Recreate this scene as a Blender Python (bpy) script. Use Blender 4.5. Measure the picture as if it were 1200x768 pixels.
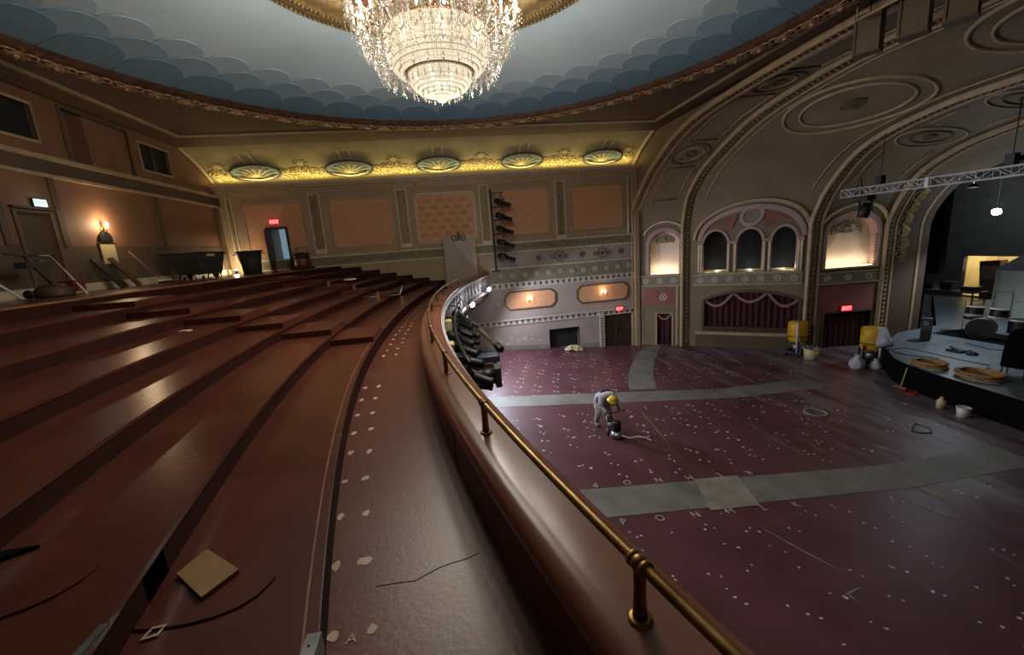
import bpy, bmesh, math, random
from mathutils import Vector, Matrix
random.seed(7)
PI = math.pi
sc = bpy.context.scene
col = sc.collection
for _o in list(bpy.data.objects):
    bpy.data.objects.remove(_o)

# ---------------------------------------------------------------- camera (eye of the photographer, in the front aisle of the balcony)
EYE = 6.5                                  # eye height above the flat orchestra floor; all heights below are given relative to the eye
F_PX = 480.0
YAW, PITCH, ROLL = math.radians(8.402), math.radians(11.517), math.radians(-4.296)
_fw = Vector((math.sin(YAW)*math.cos(PITCH), math.cos(YAW)*math.cos(PITCH), -math.sin(PITCH)))
_r0 = Vector((math.cos(YAW), -math.sin(YAW), 0.0))
_u0 = _r0.cross(_fw)
CR = _r0*math.cos(ROLL) + _u0*math.sin(ROLL)
CU = _r0*-math.sin(ROLL) + _u0*math.cos(ROLL)
cd = bpy.data.cameras.new('camera'); cam = bpy.data.objects.new('camera', cd); col.objects.link(cam)
cd.sensor_fit = 'HORIZONTAL'; cd.sensor_width = 36.0; cd.lens = 36.0*F_PX/1200.0; cd.clip_start = 0.05; cd.clip_end = 200
cam.matrix_world = Matrix(((CR.x, CU.x, -_fw.x, 0), (CR.y, CU.y, -_fw.y, 0), (CR.z, CU.z, -_fw.z, EYE), (0, 0, 0, 1)))
sc.camera = cam

# ---------------------------------------------------------------- world, exposure
w = bpy.data.worlds.new('hall_world'); sc.world = w; w.use_nodes = True
w.node_tree.nodes['Background'].inputs[0].default_value = (0.010, 0.009, 0.009, 1)
w.node_tree.nodes['Background'].inputs[1].default_value = 1.0
vs = sc.view_settings
vs.view_transform = 'Standard'; vs.look = 'None'; vs.gamma = 1.0; vs.use_curve_mapping = False
vs.exposure = 0.38
try:
    sc.cycles.use_denoising = True
    sc.cycles.sample_clamp_indirect = 4.0
    sc.cycles.max_bounces = 6
    sc.cycles.caustics_reflective = False; sc.cycles.caustics_refractive = False
except Exception:
    pass
P_CHAND = 56.0      # each of the chandelier's twelve lit clusters
P_BOWL = 260.0
P_COVE = 85.0
P_SCONCE = 9.0
P_SPOT = 1000.0
P_STAGE = 520.0

# ---------------------------------------------------------------- measuring helpers: a pixel of the 1200x768 photo onto a real plane
def ray(px, py):
    return _fw + CR*((px-600)/F_PX) - CU*((py-384)/F_PX)
YW, XL, XR = 22.5, -10.5, 10.7             # side wall, rear wall of the balcony, end of the side wall
def FW(px, py, y=YW):
    d = ray(px, py); d = d*(y/d.y); return d.x, d.z
def LW(px, py):
    d = ray(px, py); d = d*(XL/d.x); return d.y, d.z
def BZ(px, py, z):
    d = ray(px, py); d = d*(z/d.z); return d.x, d.y
def zf(x):                                  # raked orchestra floor
    return -6.5 if x > 10.6 else -5.75-0.078*(x-1)
def FL(px, py):
    d = ray(px, py)
    t = (-5.75+0.078)/(d.z+0.078*d.x)
    if d.x*t > 10.6: t = -6.5/d.z
    return d.x*t, d.y*t

# ---------------------------------------------------------------- materials
def lin(c):
    return tuple(((v/255.0)/12.92 if v/255.0 <= 0.04045 else (((v/255.0)+0.055)/1.055)**2.4) for v in c)
def mat(name, c, rough=0.6, c2=None, scale=2.0, detail=6.0, bump=0.0, bscale=None, metal=0.0, emis=None, es=0.0, spec=0.5, coat=0.0, lo=0.35, hi=0.65):
    m = bpy.data.materials.new(name); m.use_nodes = True
    nt = m.node_tree; b = nt.nodes['Principled BSDF']
    b.inputs['Roughness'].default_value = rough; b.inputs['Metallic'].default_value = metal
    b.inputs['Specular IOR Level'].default_value = spec
    if coat: b.inputs['Coat Weight'].default_value = coat; b.inputs['Coat Roughness'].default_value = 0.2
    a = lin(c)
    if c2 is None: c2 = tuple(v*0.82 for v in c)
    tc = nt.nodes.new('ShaderNodeTexCoord')
    no = nt.nodes.new('ShaderNodeTexNoise'); no.inputs['Scale'].default_value = scale; no.inputs['Detail'].default_value = detail
    nt.links.new(tc.outputs['Object'], no.inputs['Vector'])
    cr = nt.nodes.new('ShaderNodeValToRGB')
    cr.color_ramp.elements[0].position = lo; cr.color_ramp.elements[1].position = hi
    cr.color_ramp.elements[0].color = (*lin(c2), 1); cr.color_ramp.elements[1].color = (*a, 1)
    nt.links.new(no.outputs['Fac'], cr.inputs['Fac']); nt.links.new(cr.outputs['Color'], b.inputs['Base Color'])
    if bump:
        n2 = nt.nodes.new('ShaderNodeTexNoise'); n2.inputs['Scale'].default_value = bscale or scale*6; n2.inputs['Detail'].default_value = 5
        nt.links.new(tc.outputs['Object'], n2.inputs['Vector'])
        bp = nt.nodes.new('ShaderNodeBump'); bp.inputs['Strength'].default_value = bump; bp.inputs['Distance'].default_value = 0.02
        nt.links.new(n2.outputs['Fac'], bp.inputs['Height']); nt.links.new(bp.outputs['Normal'], b.inputs['Normal'])
    if emis is not None:
        b.inputs['Emission Color'].default_value = (*lin(emis), 1); b.inputs['Emission Strength'].default_value = es
    return m
def mathn(nt, op, a, b=None, c=None):
    n = nt.nodes.new('ShaderNodeMath'); n.operation = op
    for i, v in enumerate((a, b, c)):
        if v is None: continue
        if isinstance(v, (int, float)): n.inputs[i].default_value = v
        else: nt.links.new(v, n.inputs[i])
    return n.outputs[0]
def damask(name, c, c2, s, axes=('X', 'Z'), amount=1.0):
    """woven fish-scale wall fabric"""
    m = mat(name, c, 0.75)
    nt = m.node_tree; b = nt.nodes['Principled BSDF']
    tc = nt.nodes.new('ShaderNodeTexCoord'); sp = nt.nodes.new('ShaderNodeSeparateXYZ'); nt.links.new(tc.outputs['Object'], sp.inputs[0])
    u = mathn(nt, 'DIVIDE', sp.outputs[axes[0]], s); v = mathn(nt, 'DIVIDE', sp.outputs[axes[1]], s*0.55)
    row = mathn(nt, 'FLOOR', v)
    off = mathn(nt, 'MULTIPLY', mathn(nt, 'PINGPONG', row, 1.0), 0.5)
    fx = mathn(nt, 'SUBTRACT', mathn(nt, 'FRACT', mathn(nt, 'ADD', u, off)), 0.5)
    fy = mathn(nt, 'MULTIPLY', mathn(nt, 'FRACT', v), 0.55)
    d = mathn(nt, 'SQRT', mathn(nt, 'ADD', mathn(nt, 'MULTIPLY', fx, fx), mathn(nt, 'MULTIPLY', fy, fy)))
    fan = mathn(nt, 'GREATER_THAN', 0.36, d)
    rp = nt.nodes.new('ShaderNodeMixRGB'); rp.inputs[1].default_value = (*lin(c), 1); rp.inputs[2].default_value = (*lin(c2), 1)
    nz = nt.nodes.new('ShaderNodeTexNoise'); nz.inputs['Scale'].default_value = 1.3; nt.links.new(tc.outputs['Object'], nz.inputs['Vector'])
    f = mathn(nt, 'MULTIPLY', mathn(nt, 'MULTIPLY', fan, amount), mathn(nt, 'ADD', nz.outputs['Fac'], 0.35))
    nt.links.new(f, rp.inputs[0]); nt.links.new(rp.outputs[0], b.inputs['Base Color'])
    return m
def emit(name, c, s):
    m = bpy.data.materials.new(name); m.use_nodes = True
    b = m.node_tree.nodes['Principled BSDF']
    b.inputs['Base Color'].default_value = (*lin(c), 1); b.inputs['Emission Color'].default_value = (*lin(c), 1); b.inputs['Emission Strength'].default_value = s
    return m

K = {}
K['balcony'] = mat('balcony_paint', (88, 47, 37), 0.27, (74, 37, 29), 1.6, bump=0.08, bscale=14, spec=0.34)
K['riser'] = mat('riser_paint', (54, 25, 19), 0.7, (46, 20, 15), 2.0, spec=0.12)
K['aisle'] = mat('balcony_aisle_concrete', (94, 54, 44), 0.36, (82, 44, 36), 1.4, bump=0.10, bscale=26, spec=0.40)
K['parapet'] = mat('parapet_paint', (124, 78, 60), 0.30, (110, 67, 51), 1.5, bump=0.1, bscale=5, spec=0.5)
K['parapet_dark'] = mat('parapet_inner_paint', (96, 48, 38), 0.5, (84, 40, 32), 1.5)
K['seam'] = mat('dark_joint', (30, 14, 12), 0.8)  # dark colour of the panel joints and the aisle crack
K['edge'] = mat('worn_nosing', (150, 104, 70), 0.45, (122, 76, 52), 5)
K['brass'] = mat('aged_brass', (150, 120, 70), 0.40, (112, 86, 48), 6, metal=0.9, spec=0.6)
K['floor'] = None
K['concrete'] = mat('bare_concrete', (122, 120, 114), 0.5, (100, 98, 92), 1.3, bump=0.15, bscale=20)
K['concrete2'] = mat('patched_concrete', (142, 138, 126), 0.55, (124, 120, 110), 2.5)
K['patch'] = mat('filler_patch', (214, 212, 220), 0.4, (170, 168, 178), 9)
K['letter'] = mat('painted_letter', (185, 180, 178), 0.5)
K['patch_tan'] = mat('floor_filler', (190, 170, 150), 0.6, (165, 145, 122), 9)
K['wall_tan'] = mat('olive_wall_paint', (168, 146, 116), 0.7, (154, 132, 104), 0.8)
K['wall_mauve'] = mat('mauve_wall_paint', (166, 151, 142), 0.65, (152, 137, 128), 0.8, bump=0.05)
K['wall_green'] = mat('grey_green_band', (134, 126, 104), 0.7, (120, 112, 92), 2)
K['wall_brown'] = mat('balcony_rear_wall', (134, 98, 74), 0.7, (120, 86, 64), 0.9)
K['wall_dado'] = mat('brown_dado', (96, 78, 62), 0.65, (84, 68, 54), 0.9)
K['salmon'] = damask('salmon_damask', (204, 154, 116), (178, 128, 94), 0.62, amount=0.9)
K['salmon_plain'] = damask('salmon_damask_faint', (200, 150, 114), (186, 137, 103), 0.62, amount=0.5)
K['trim'] = mat('tan_moulding', (178, 156, 126), 0.55, (160, 138, 108), 3)
K['trim_light'] = mat('cream_moulding', (210, 192, 160), 0.55, (190, 172, 140), 4)
K['trim_dark'] = mat('umber_moulding', (96, 78, 60), 0.6, (84, 66, 50), 3)
K['white_trim'] = mat('white_dentil', (196, 190, 186), 0.55, (172, 166, 160), 4)
K['gold'] = mat('dull_gilt', (156, 130, 84), 0.45, (112, 92, 58), 8, metal=0.35, bump=0.3, bscale=30)
K['gilt_bright'] = mat('cream_gilt_relief', (226, 208, 150), 0.45, (190, 168, 112), 8, bump=0.2, bscale=30)
K['ceil'] = mat('umber_ceiling', (92, 68, 54), 0.7, (78, 56, 44), 0.7)
K['leaf_relief'] = mat('pale_gilt_leaf', (176, 142, 112), 0.35, (120, 92, 70), 5, metal=0.3)
K['ceil_moulding'] = mat('umber_gilt_moulding', (104, 76, 58), 0.42, (72, 50, 38), 5, bump=0.4, bscale=12, metal=0.2)
K['vault'] = mat('umber_vault_plaster', (128, 112, 90), 0.7, (114, 99, 78), 0.6)
K['vault_red'] = mat('vault_border_plaster', (126, 108, 86), 0.65, (112, 95, 75), 0.8)
K['cove'] = mat('cove_plaster', (176, 164, 124), 0.7, (158, 146, 108), 1.2)
K['cove_blue'] = mat('cove_shell_blue', (140, 164, 168), 0.6, (112, 138, 146), 6)
K['dome'] = mat('dome_sky_paint', (200, 220, 230), 0.75, (184, 206, 218), 0.35, lo=0.3, hi=0.7)
K['scale_a'] = mat('dome_scale_deep', (104, 138, 160), 0.75, (94, 128, 150), 0.8)
K['scale_b'] = mat('dome_scale_mid', (138, 166, 184), 0.75, (128, 156, 174), 0.8)
K['scale_c'] = mat('dome_scale_pale', (170, 192, 204), 0.75, (160, 182, 196), 0.8)
K['pink'] = mat('box_front_pink', (176, 150, 144), 0.65, (162, 134, 130), 1.5)
K['pink_pale'] = mat('niche_pale_pink', (214, 196, 184), 0.7, (204, 186, 174), 1.5)
K['red_panel'] = mat('brick_red_panel', (140, 88, 78), 0.7, (126, 78, 70), 1.5)
K['burgundy'] = mat('burgundy_velvet', (62, 11, 20), 0.85, (46, 7, 14), 3)
K['burgundy_trim'] = mat('faded_swag_braid', (158, 116, 104), 0.7)
K['black'] = mat('black_metal', (22, 22, 24), 0.5, (14, 14, 16), 6)
K['black_soft'] = mat('black_cloth', (11, 11, 12), 0.95, (8, 8, 9), 4, spec=0.1)
K['void'] = mat('unlit_interior', (24, 26, 28), 0.8)
K['void_black'] = mat('gap_black', (5, 5, 5), 1.0, spec=0.0)
K['grey'] = mat('grey_plastic', (62, 62, 60), 0.55, (50, 50, 48), 4)
K['steel'] = mat('dull_steel', (150, 152, 156), 0.35, (120, 122, 126), 6, metal=0.8)
K['alu'] = mat('aluminium_truss', (214, 216, 218), 0.4, (190, 192, 194), 6, metal=0.2)
K['wood'] = mat('pale_plywood', (146, 112, 72), 0.55, (124, 92, 58), 3)
K['wood_dark'] = mat('dark_timber', (78, 54, 38), 0.6, (60, 40, 28), 4)
K['door'] = mat('brown_door', (66, 48, 38), 0.5, (56, 40, 30), 3)
K['white'] = mat('white_plastic', (222, 222, 220), 0.5, (204, 204, 200), 5)
K['cream'] = mat('cream_card', (206, 192, 150), 0.6, (190, 176, 134), 6)
K['yellow'] = mat('yellow_drum', (214, 168, 34), 0.45, (190, 146, 26), 4)
K['yellow_hat'] = mat('yellow_hard_hat', (236, 206, 60), 0.35)
K['red'] = mat('red_plastic', (170, 46, 38), 0.5)
K['red_dark'] = mat('dull_red_enamel', (112, 40, 34), 0.5)
K['hose'] = mat('tan_hose', (176, 136, 84), 0.6, (140, 104, 60), 8)
K['stage'] = mat('stage_floor_paint', (112, 122, 132), 0.35, (96, 106, 116), 1.2, bump=0.05)
K['stage_wall'] = mat('stage_house_wall', (72, 70, 68), 0.8, (60, 58, 56), 1)
K['lining'] = mat('workshop_cream_wall', (206, 190, 140), 0.7, (190, 174, 126), 2)
K['box_white'] = mat('pale_grey_shell', (176, 182, 172), 0.6, (164, 170, 160), 2)
K['cloth_grey'] = mat('grey_work_cloth', (196, 198, 206), 0.85, (150, 152, 162), 9)
K['trousers'] = mat('dusty_trousers', (134, 136, 142), 0.85, (104, 106, 112), 9)
K['skin'] = mat('skin', (176, 124, 98), 0.6)
K['boot'] = mat('dusty_boot', (88, 78, 66), 0.7)
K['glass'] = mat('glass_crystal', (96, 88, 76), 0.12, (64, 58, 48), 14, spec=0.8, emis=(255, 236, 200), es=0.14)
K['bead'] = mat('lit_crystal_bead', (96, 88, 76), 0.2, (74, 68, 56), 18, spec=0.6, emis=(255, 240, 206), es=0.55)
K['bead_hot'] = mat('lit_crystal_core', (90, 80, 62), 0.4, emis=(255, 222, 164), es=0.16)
K['bulb'] = emit('warm_bulb', (255, 232, 196), 12.0)
K['candle'] = mat('candle_sleeve', (240, 228, 204), 0.4, emis=(255, 236, 205), es=0.9)
K['copper'] = mat('coppery_ring', (150, 96, 58), 0.35, (116, 70, 42), 8, metal=0.8)
K['exit_red'] = emit('exit_red', (255, 44, 54), 2.6)
K['exit_case'] = mat('exit_case', (60, 52, 48), 0.5)
K['exit_green'] = emit('exit_cool_white', (190, 236, 226), 1.6)
K['daylight'] = emit('corridor_glow', (128, 158, 172), 0.5)
K['spot_glass'] = emit('cold_lamp_lens', (214, 232, 255), 40.0)
K['work_glass'] = emit('work_lamp_face', (214, 240, 250), 60.0)
K['cove_tube'] = emit('cove_tube', (255, 220, 90), 2.0)

# ---------------------------------------------------------------- mesh building
class MB:
    def __init__(s): s.v = []; s.f = []; s.sm = []
    def add(s, vs_, fs, smooth=False):
        n = len(s.v); s.v.extend([tuple(p) for p in vs_]); s.f.extend([tuple(i+n for i in f) for f in fs]); s.sm.extend([smooth]*len(fs))
    def box(s, x0, x1, y0, y1, z0, z1):
        s.add([(x0,y0,z0),(x1,y0,z0),(x1,y1,z0),(x0,y1,z0),(x0,y0,z1),(x1,y0,z1),(x1,y1,z1),(x0,y1,z1)],
              [(0,3,2,1),(4,5,6,7),(0,1,5,4),(1,2,6,5),(2,3,7,6),(3,0,4,7)])
    def obox(s, c, half, R):
        c = Vector(c); vs_ = []
        for z in (-1, 1):
            for x, y in ((-1,-1),(1,-1),(1,1),(-1,1)):
                vs_.append(c + R @ Vector((x*half[0], y*half[1], z*half[2])))
        s.add(vs_, [(0,3,2,1),(4,5,6,7),(0,1,5,4),(1,2,6,5),(2,3,7,6),(3,0,4,7)])
    def bar(s, a, b, w_, h_, up=(0,0,1)):
        a = Vector(a); b = Vector(b); d = (b-a); L = d.length; d.normalize()
        u = Vector(up); x = d.cross(u)
        if x.length < 1e-4: x = d.cross(Vector((1,0,0)))
        x.normalize(); y = x.cross(d)
        R = Matrix((x, d, y)).transposed()
        s.obox((a+b)/2, (w_/2, L/2, h_/2), R)
    def tube(s, pts, r, n=8, caps=True, closed=False, smooth=True):
        pts = [Vector(p) for p in pts]; m = len(pts)
        rs = r if isinstance(r, (list, tuple)) else [r]*m
        base = len(s.v); prev = None
        for i, p in enumerate(pts):
            if closed: t = pts[(i+1) % m]-pts[i-1]
            else: t = pts[min(i+1, m-1)]-pts[max(i-1, 0)]
            if t.length < 1e-9: t = Vector((0,0,1))
            t.normalize()
            if prev is None:
                a = Vector((0,0,1)) if abs(t.z) < 0.9 else Vector((1,0,0))
                x = t.cross(a).normalized()
            else:
                x = prev - t*prev.dot(t)
                if x.length < 1e-6: x = t.cross(Vector((0,0,1)))
                x.normalize()
            prev = x; y = t.cross(x)
            for k in range(n):
                an = 2*PI*k/n
                s.v.append(tuple(p + (x*math.cos(an)+y*math.sin(an))*rs[i]))
        for i in range(m if closed else m-1):
            j = (i+1) % m
            for k in range(n):
                k2 = (k+1) % n
                s.f.append((base+i*n+k, base+i*n+k2, base+j*n+k2, base+j*n+k)); s.sm.append(smooth)
        if caps and not closed:
            s.f.append(tuple(base+k for k in range(n))[::-1]); s.sm.append(False)
            s.f.append(tuple(base+(m-1)*n+k for k in range(n))); s.sm.append(False)
    def lathe(s, prof, n=24, c=(0,0,0), axis=None, smooth=True, a0=0.0, a1=None, cap=True):
        """profile [(r, h)] about an axis through c"""
        c = Vector(c); ax = Vector(axis) if axis is not None else Vector((0,0,1)); ax.normalize()
        x = ax.cross(Vector((0,0,1)) if abs(ax.z) < 0.9 else Vector((1,0,0))).normalized(); y = ax.cross(x)
        full = a1 is None
        if full: a1 = a0+2*PI
        base = len(s.v); cnt = n if full else n+1
        for r, h in prof:
            for k in range(cnt):
                an = a0+(a1-a0)*k/n
                s.v.append(tuple(c + ax*h + (x*math.cos(an)+y*math.sin(an))*r))
        for i in range(len(prof)-1):
            for k in range(n):
                k2 = (k+1) % cnt if full else k+1
                s.f.append((base+i*cnt+k, base+i*cnt+k2, base+(i+1)*cnt+k2, base+(i+1)*cnt+k)); s.sm.append(smooth)
        if full and cap:
            if prof[0][0] > 1e-6: s.f.append(tuple(base+k for k in range(n))[::-1]); s.sm.append(False)
            if prof[-1][0] > 1e-6: s.f.append(tuple(base+(len(prof)-1)*cnt+k for k in range(n))); s.sm.append(False)
    def ball(s, c, r, n=8, m=5, sc3=(1,1,1)):
        c = Vector(c); base = len(s.v)
        for i in range(m+1):
            th = PI*i/m
            for k in range(n):
                an = 2*PI*k/n
                s.v.append((c.x+r*sc3[0]*math.sin(th)*math.cos(an), c.y+r*sc3[1]*math.sin(th)*math.sin(an), c.z+r*sc3[2]*math.cos(th)))
        for i in range(m):
            for k in range(n):
                k2 = (k+1) % n
                s.f.append((base+i*n+k, base+(i+1)*n+k, base+(i+1)*n+k2, base+i*n+k2)); s.sm.append(True)
    def grid(s, fn, nu, nv, smooth=True, skip=None):
        base = len(s.v)
        for j in range(nv+1):
            for i in range(nu+1): s.v.append(tuple(fn(i/nu, j/nv)))
        for j in range(nv):
            for i in range(nu):
                if skip and skip((i+0.5)/nu, (j+0.5)/nv): continue
                a = base+j*(nu+1)+i
                s.f.append((a, a+1, a+nu+2, a+nu+1)); s.sm.append(smooth)
    # ---- on a mapped wall: M(u, v, d) -> point, d metres proud of the wall
    def slab(s, M, poly, d0, d1):
        n = len(poly); base = len(s.v)
        for d in (d0, d1):
            for u, v in poly: s.v.append(tuple(M(u, v, d)))
        s.f.append(tuple(range(base+n, base+2*n))); s.sm.append(False)
        s.f.append(tuple(range(base, base+n))[::-1]); s.sm.append(False)
        for i in range(n):
            j = (i+1) % n
            s.f.append((base+i, base+j, base+n+j, base+n+i)); s.sm.append(False)
    def rect(s, M, u0, u1, v0, v1, d0, d1):
        s.slab(M, [(u0,v0),(u1,v0),(u1,v1),(u0,v1)], d0, d1)
    def ribbon(s, M, path, w_, d0, d1, closed=False, smooth=False):
        m = len(path); base = len(s.v)
        for i in range(m):
            if closed: a, b = path[i-1], path[(i+1) % m]
            else: a, b = path[max(i-1,0)], path[min(i+1,m-1)]
            tu, tv = b[0]-a[0], b[1]-a[1]; L = math.hypot(tu, tv) or 1
            nu, nv = -tv/L*w_/2, tu/L*w_/2
            u, v = path[i]
            s.v.append(tuple(M(u-nu, v-nv, d0))); s.v.append(tuple(M(u-nu, v-nv, d1)))
            s.v.append(tuple(M(u+nu, v+nv, d1))); s.v.append(tuple(M(u+nu, v+nv, d0)))
        for i in range(m if closed else m-1):
            j = (i+1) % m
            for k in range(3):
                s.f.append((base+4*i+k, base+4*j+k, base+4*j+k+1, base+4*i+k+1)); s.sm.append(smooth)
        if not closed:
            s.f.append((base, base+1, base+2, base+3)); s.sm.append(False)
            e = base+4*(m-1); s.f.append((e+3, e+2, e+1, e)); s.sm.append(False)
    def mtube(s, M, path, r, d=0.02, n=5, closed=False):
        s.tube([M(u, v, d) for u, v in path], r, n, closed=closed)
    def build(s, name, m, parent=None, loc=None):
        me = bpy.data.meshes.new(name); me.from_pydata(s.v, [], s.f)
        me.polygons.foreach_set('use_smooth', s.sm)
        me.materials.append(K[m] if isinstance(m, str) else m)
        bm = bmesh.new(); bm.from_mesh(me); bmesh.ops.recalc_face_normals(bm, faces=bm.faces); bm.to_mesh(me); bm.free()
        o = bpy.data.objects.new(name, me); col.objects.link(o)
        if parent is not None: o.parent = parent
        if loc is not None: o.location = loc
        return o
def thing(name, label, cat, loc=(0,0,0), rz=0.0, group=None):
    o = bpy.data.objects.new(name, None); col.objects.link(o); o.empty_display_size = 0.1
    o.location = loc; o.rotation_euler = (0, 0, rz); o['label'] = label; o['category'] = cat
    if group: o['group'] = group
    return o
def tag(o, label, cat, group=None):
    o['label'] = label; o['category'] = cat
    if group: o['group'] = group
    return o
def struct(o, label=None):
    o['kind'] = 'structure'
    if label: o['label'] = label
    return o
def sempty(name, label=None):
    o = bpy.data.objects.new(name, None); col.objects.link(o); o['kind'] = 'structure'
    if label: o['label'] = label
    return o
def inst(src, parent, loc=None, rot=None, scale=None):
    o = src.copy(); col.objects.link(o); o.parent = parent
    if loc is not None: o.location = loc
    if rot is not None: o.rotation_euler = rot
    if scale is not None: o.scale = scale
    return o
def lamp(name, kind, loc, power, color, parent=None, size=0.1, rot=None, **kw):
    L = bpy.data.lights.new(name, kind); L.energy = power; L.color = color
    if kind in ('POINT', 'SPOT'): L.shadow_soft_size = size
    for k, v in kw.items(): setattr(L, k, v)
    if kind == 'AREA': L.size = size
    o = bpy.data.objects.new(name, L); col.objects.link(o); o.location = loc
    if parent is not None: o.parent = parent
    if rot is not None: o.rotation_euler = rot
    return o
def arc(cx, cy, r, a0, a1, n, ry=None):
    return [(cx+r*math.cos(a0+(a1-a0)*i/n), cy+(ry or r)*math.sin(a0+(a1-a0)*i/n)) for i in range(n+1)]
def circ(cx, cy, r, n, ry=None):
    return [(cx+r*math.cos(2*PI*i/n), cy+(ry or r)*math.sin(2*PI*i/n)) for i in range(n)]
def scroll(cx, cy, r, turns=1.4, flip=1, n=12, rot=0.0):
    out = []
    for i in range(n+1):
        t = i/n; a = rot+flip*turns*2*PI*t; rr = r*(1-0.82*t)
        out.append((cx+rr*math.cos(a), cy+rr*math.sin(a)))
    return out
def Mfar(u, v, d): return (u, YW-d, v)
def Mleft(u, v, d): return (XL+d, u, v)
def wall_holes(mb, M, u0, u1, v0, v1, holes, th=0.25):
    us = sorted({u0, u1, *[h[0] for h in holes], *[h[1] for h in holes]}); vs_ = sorted({v0, v1, *[h[2] for h in holes], *[h[3] for h in holes]})
    def inside(u, v): return any(h[0] < u < h[1] and h[2] < v < h[3] for h in holes)
    for a, b in zip(us, us[1:]):
        run = None
        for c, d in zip(vs_, vs_[1:]):
            if inside((a+b)/2, (c+d)/2):
                if run is not None: mb.rect(M, a, b, run, c, -th, 0); run = None
            elif run is None: run = c
        if run is not None: mb.rect(M, a, b, run, vs_[-1], -th, 0)
# ================================================================ ORCHESTRA FLOOR
def floor_material():
    m = mat('orchestra_paint', (92, 56, 64), 0.40, (78, 45, 52), 0.9, bump=0.06, bscale=18, spec=0.45)
    nt = m.node_tree; b = nt.nodes['Principled BSDF']
    ramp = [n for n in nt.nodes if n.type == 'VALTORGB'][0]
    tc = [n for n in nt.nodes if n.type == 'TEX_COORD'][0]
    mp = nt.nodes.new('ShaderNodeMapping'); mp.inputs['Scale'].default_value = (1.6, 0.22, 1); nt.links.new(tc.outputs['Object'], mp.inputs['Vector'])
    n2 = nt.nodes.new('ShaderNodeTexNoise'); n2.inputs['Scale'].default_value = 1.6; n2.inputs['Detail'].default_value = 9; n2.inputs['Roughness'].default_value = 0.7
    nt.links.new(mp.outputs[0], n2.inputs['Vector'])
    sp = nt.nodes.new('ShaderNodeSeparateXYZ'); nt.links.new(tc.outputs['Object'], sp.inputs[0])
    # paint worn away towards the stage apron
    wear = nt.nodes.new('ShaderNodeMapRange'); nt.links.new(sp.outputs['X'], wear.inputs[0])
    wear.inputs[1].default_value = 6.0; wear.inputs[2].default_value = 15.5; wear.inputs[3].default_value = -0.16; wear.inputs[4].default_value = 0.10
    f = mathn(nt, 'ADD', n2.outputs['Fac'], wear.outputs[0])
    r2 = nt.nodes.new('ShaderNodeValToRGB'); r2.color_ramp.elements[0].position = 0.50; r2.color_ramp.elements[1].position = 0.66
    r2.color_ramp.elements[1].color = (0.75, 0.75, 0.75, 1)
    nt.links.new(f, r2.inputs['Fac'])
    mx = nt.nodes.new('ShaderNodeMixRGB'); mx.inputs[2].default_value = (*lin((120, 116, 118)), 1)
    nt.links.new(r2.outputs['Color'], mx.inputs[0]); nt.links.new(ramp.outputs['Color'], mx.inputs[1]); nt.links.new(mx.outputs[0], b.inputs['Base Color'])
    return m
K['floor'] = floor_material()
mb = MB()
xs = [-10.5, -6, -2, 1, 3, 5, 7, 9, 10.6, 14, 24.0]
for a, b in zip(xs, xs[1:]):
    za, zb = zf(a), zf(b)
    mb.add([(a,-5.6,za),(b,-5.6,zb),(b,24,zb),(a,24,za),(a,-5.6,za-0.3),(b,-5.6,zb-0.3),(b,24,zb-0.3),(a,24,za-0.3)],
           [(0,1,2,3),(4,7,6,5),(0,4,5,1),(2,6,7,3)] + ([(0,3,7,4)] if a == xs[0] else []) + ([(1,5,6,2)] if b == xs[-1] else []))
floor = struct(mb.build('floor', 'floor'), 'maroon painted raked auditorium floor stripped of its seats')
def floor_strip(pts_lo, pts_hi, name, m, lift=0.006):
    mb = MB(); n = len(pts_lo); base = 0
    for (x, y) in pts_lo: mb.v.append((x, y, zf(x)+lift))
    for (x, y) in pts_hi: mb.v.append((x, y, zf(x)+lift))
    for i in range(n-1): mb.f.append((i, i+1, n+i+1, n+i)); mb.sm.append(False)
    # short skirts so the strip is a thin coat, not a floating sheet
    for (x, y) in pts_lo: mb.v.append((x, y, zf(x)-0.01))
    for (x, y) in pts_hi: mb.v.append((x, y, zf(x)-0.01))
    for i in range(n-1):
        mb.f.append((i, 2*n+i, 2*n+i+1, i+1)); mb.sm.append(False)
        mb.f.append((n+i, n+i+1, 3*n+i+1, 3*n+i)); mb.sm.append(False)
    return mb.build(name, m, floor)
xx = [-4+0.5*i for i in range(38)]
floor_strip([(x, 7.46-0.01*x) for x in xx], [(x, 8.56-0.02*x) for x in xx], 'centre_aisle', 'concrete')['label'] = 'bare grey concrete centre aisle strip'
floor_strip([(x, 14.05-0.05*x) for x in xx], [(x, 15.12-0.05*x) for x in xx], 'side_aisle', 'concrete')['label'] = 'narrow bare concrete side aisle strip'
ys = [15.0+0.5*i for i in range(15)]
floor_strip([(5.6+0.03*(y-8.5)**2, y) for y in ys], [(6.8+0.03*(y-8.5)**2, y) for y in ys], 'cross_aisle', 'concrete', 0.008)
ys = [7.3+0.2*i for i in range(7)]
floor_strip([(5.2+0.3*(y-7.3), y) for y in ys], [(6.4+0.3*(y-7.3), y) for y in ys], 'concrete_patch', 'concrete2', 0.012)
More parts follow.
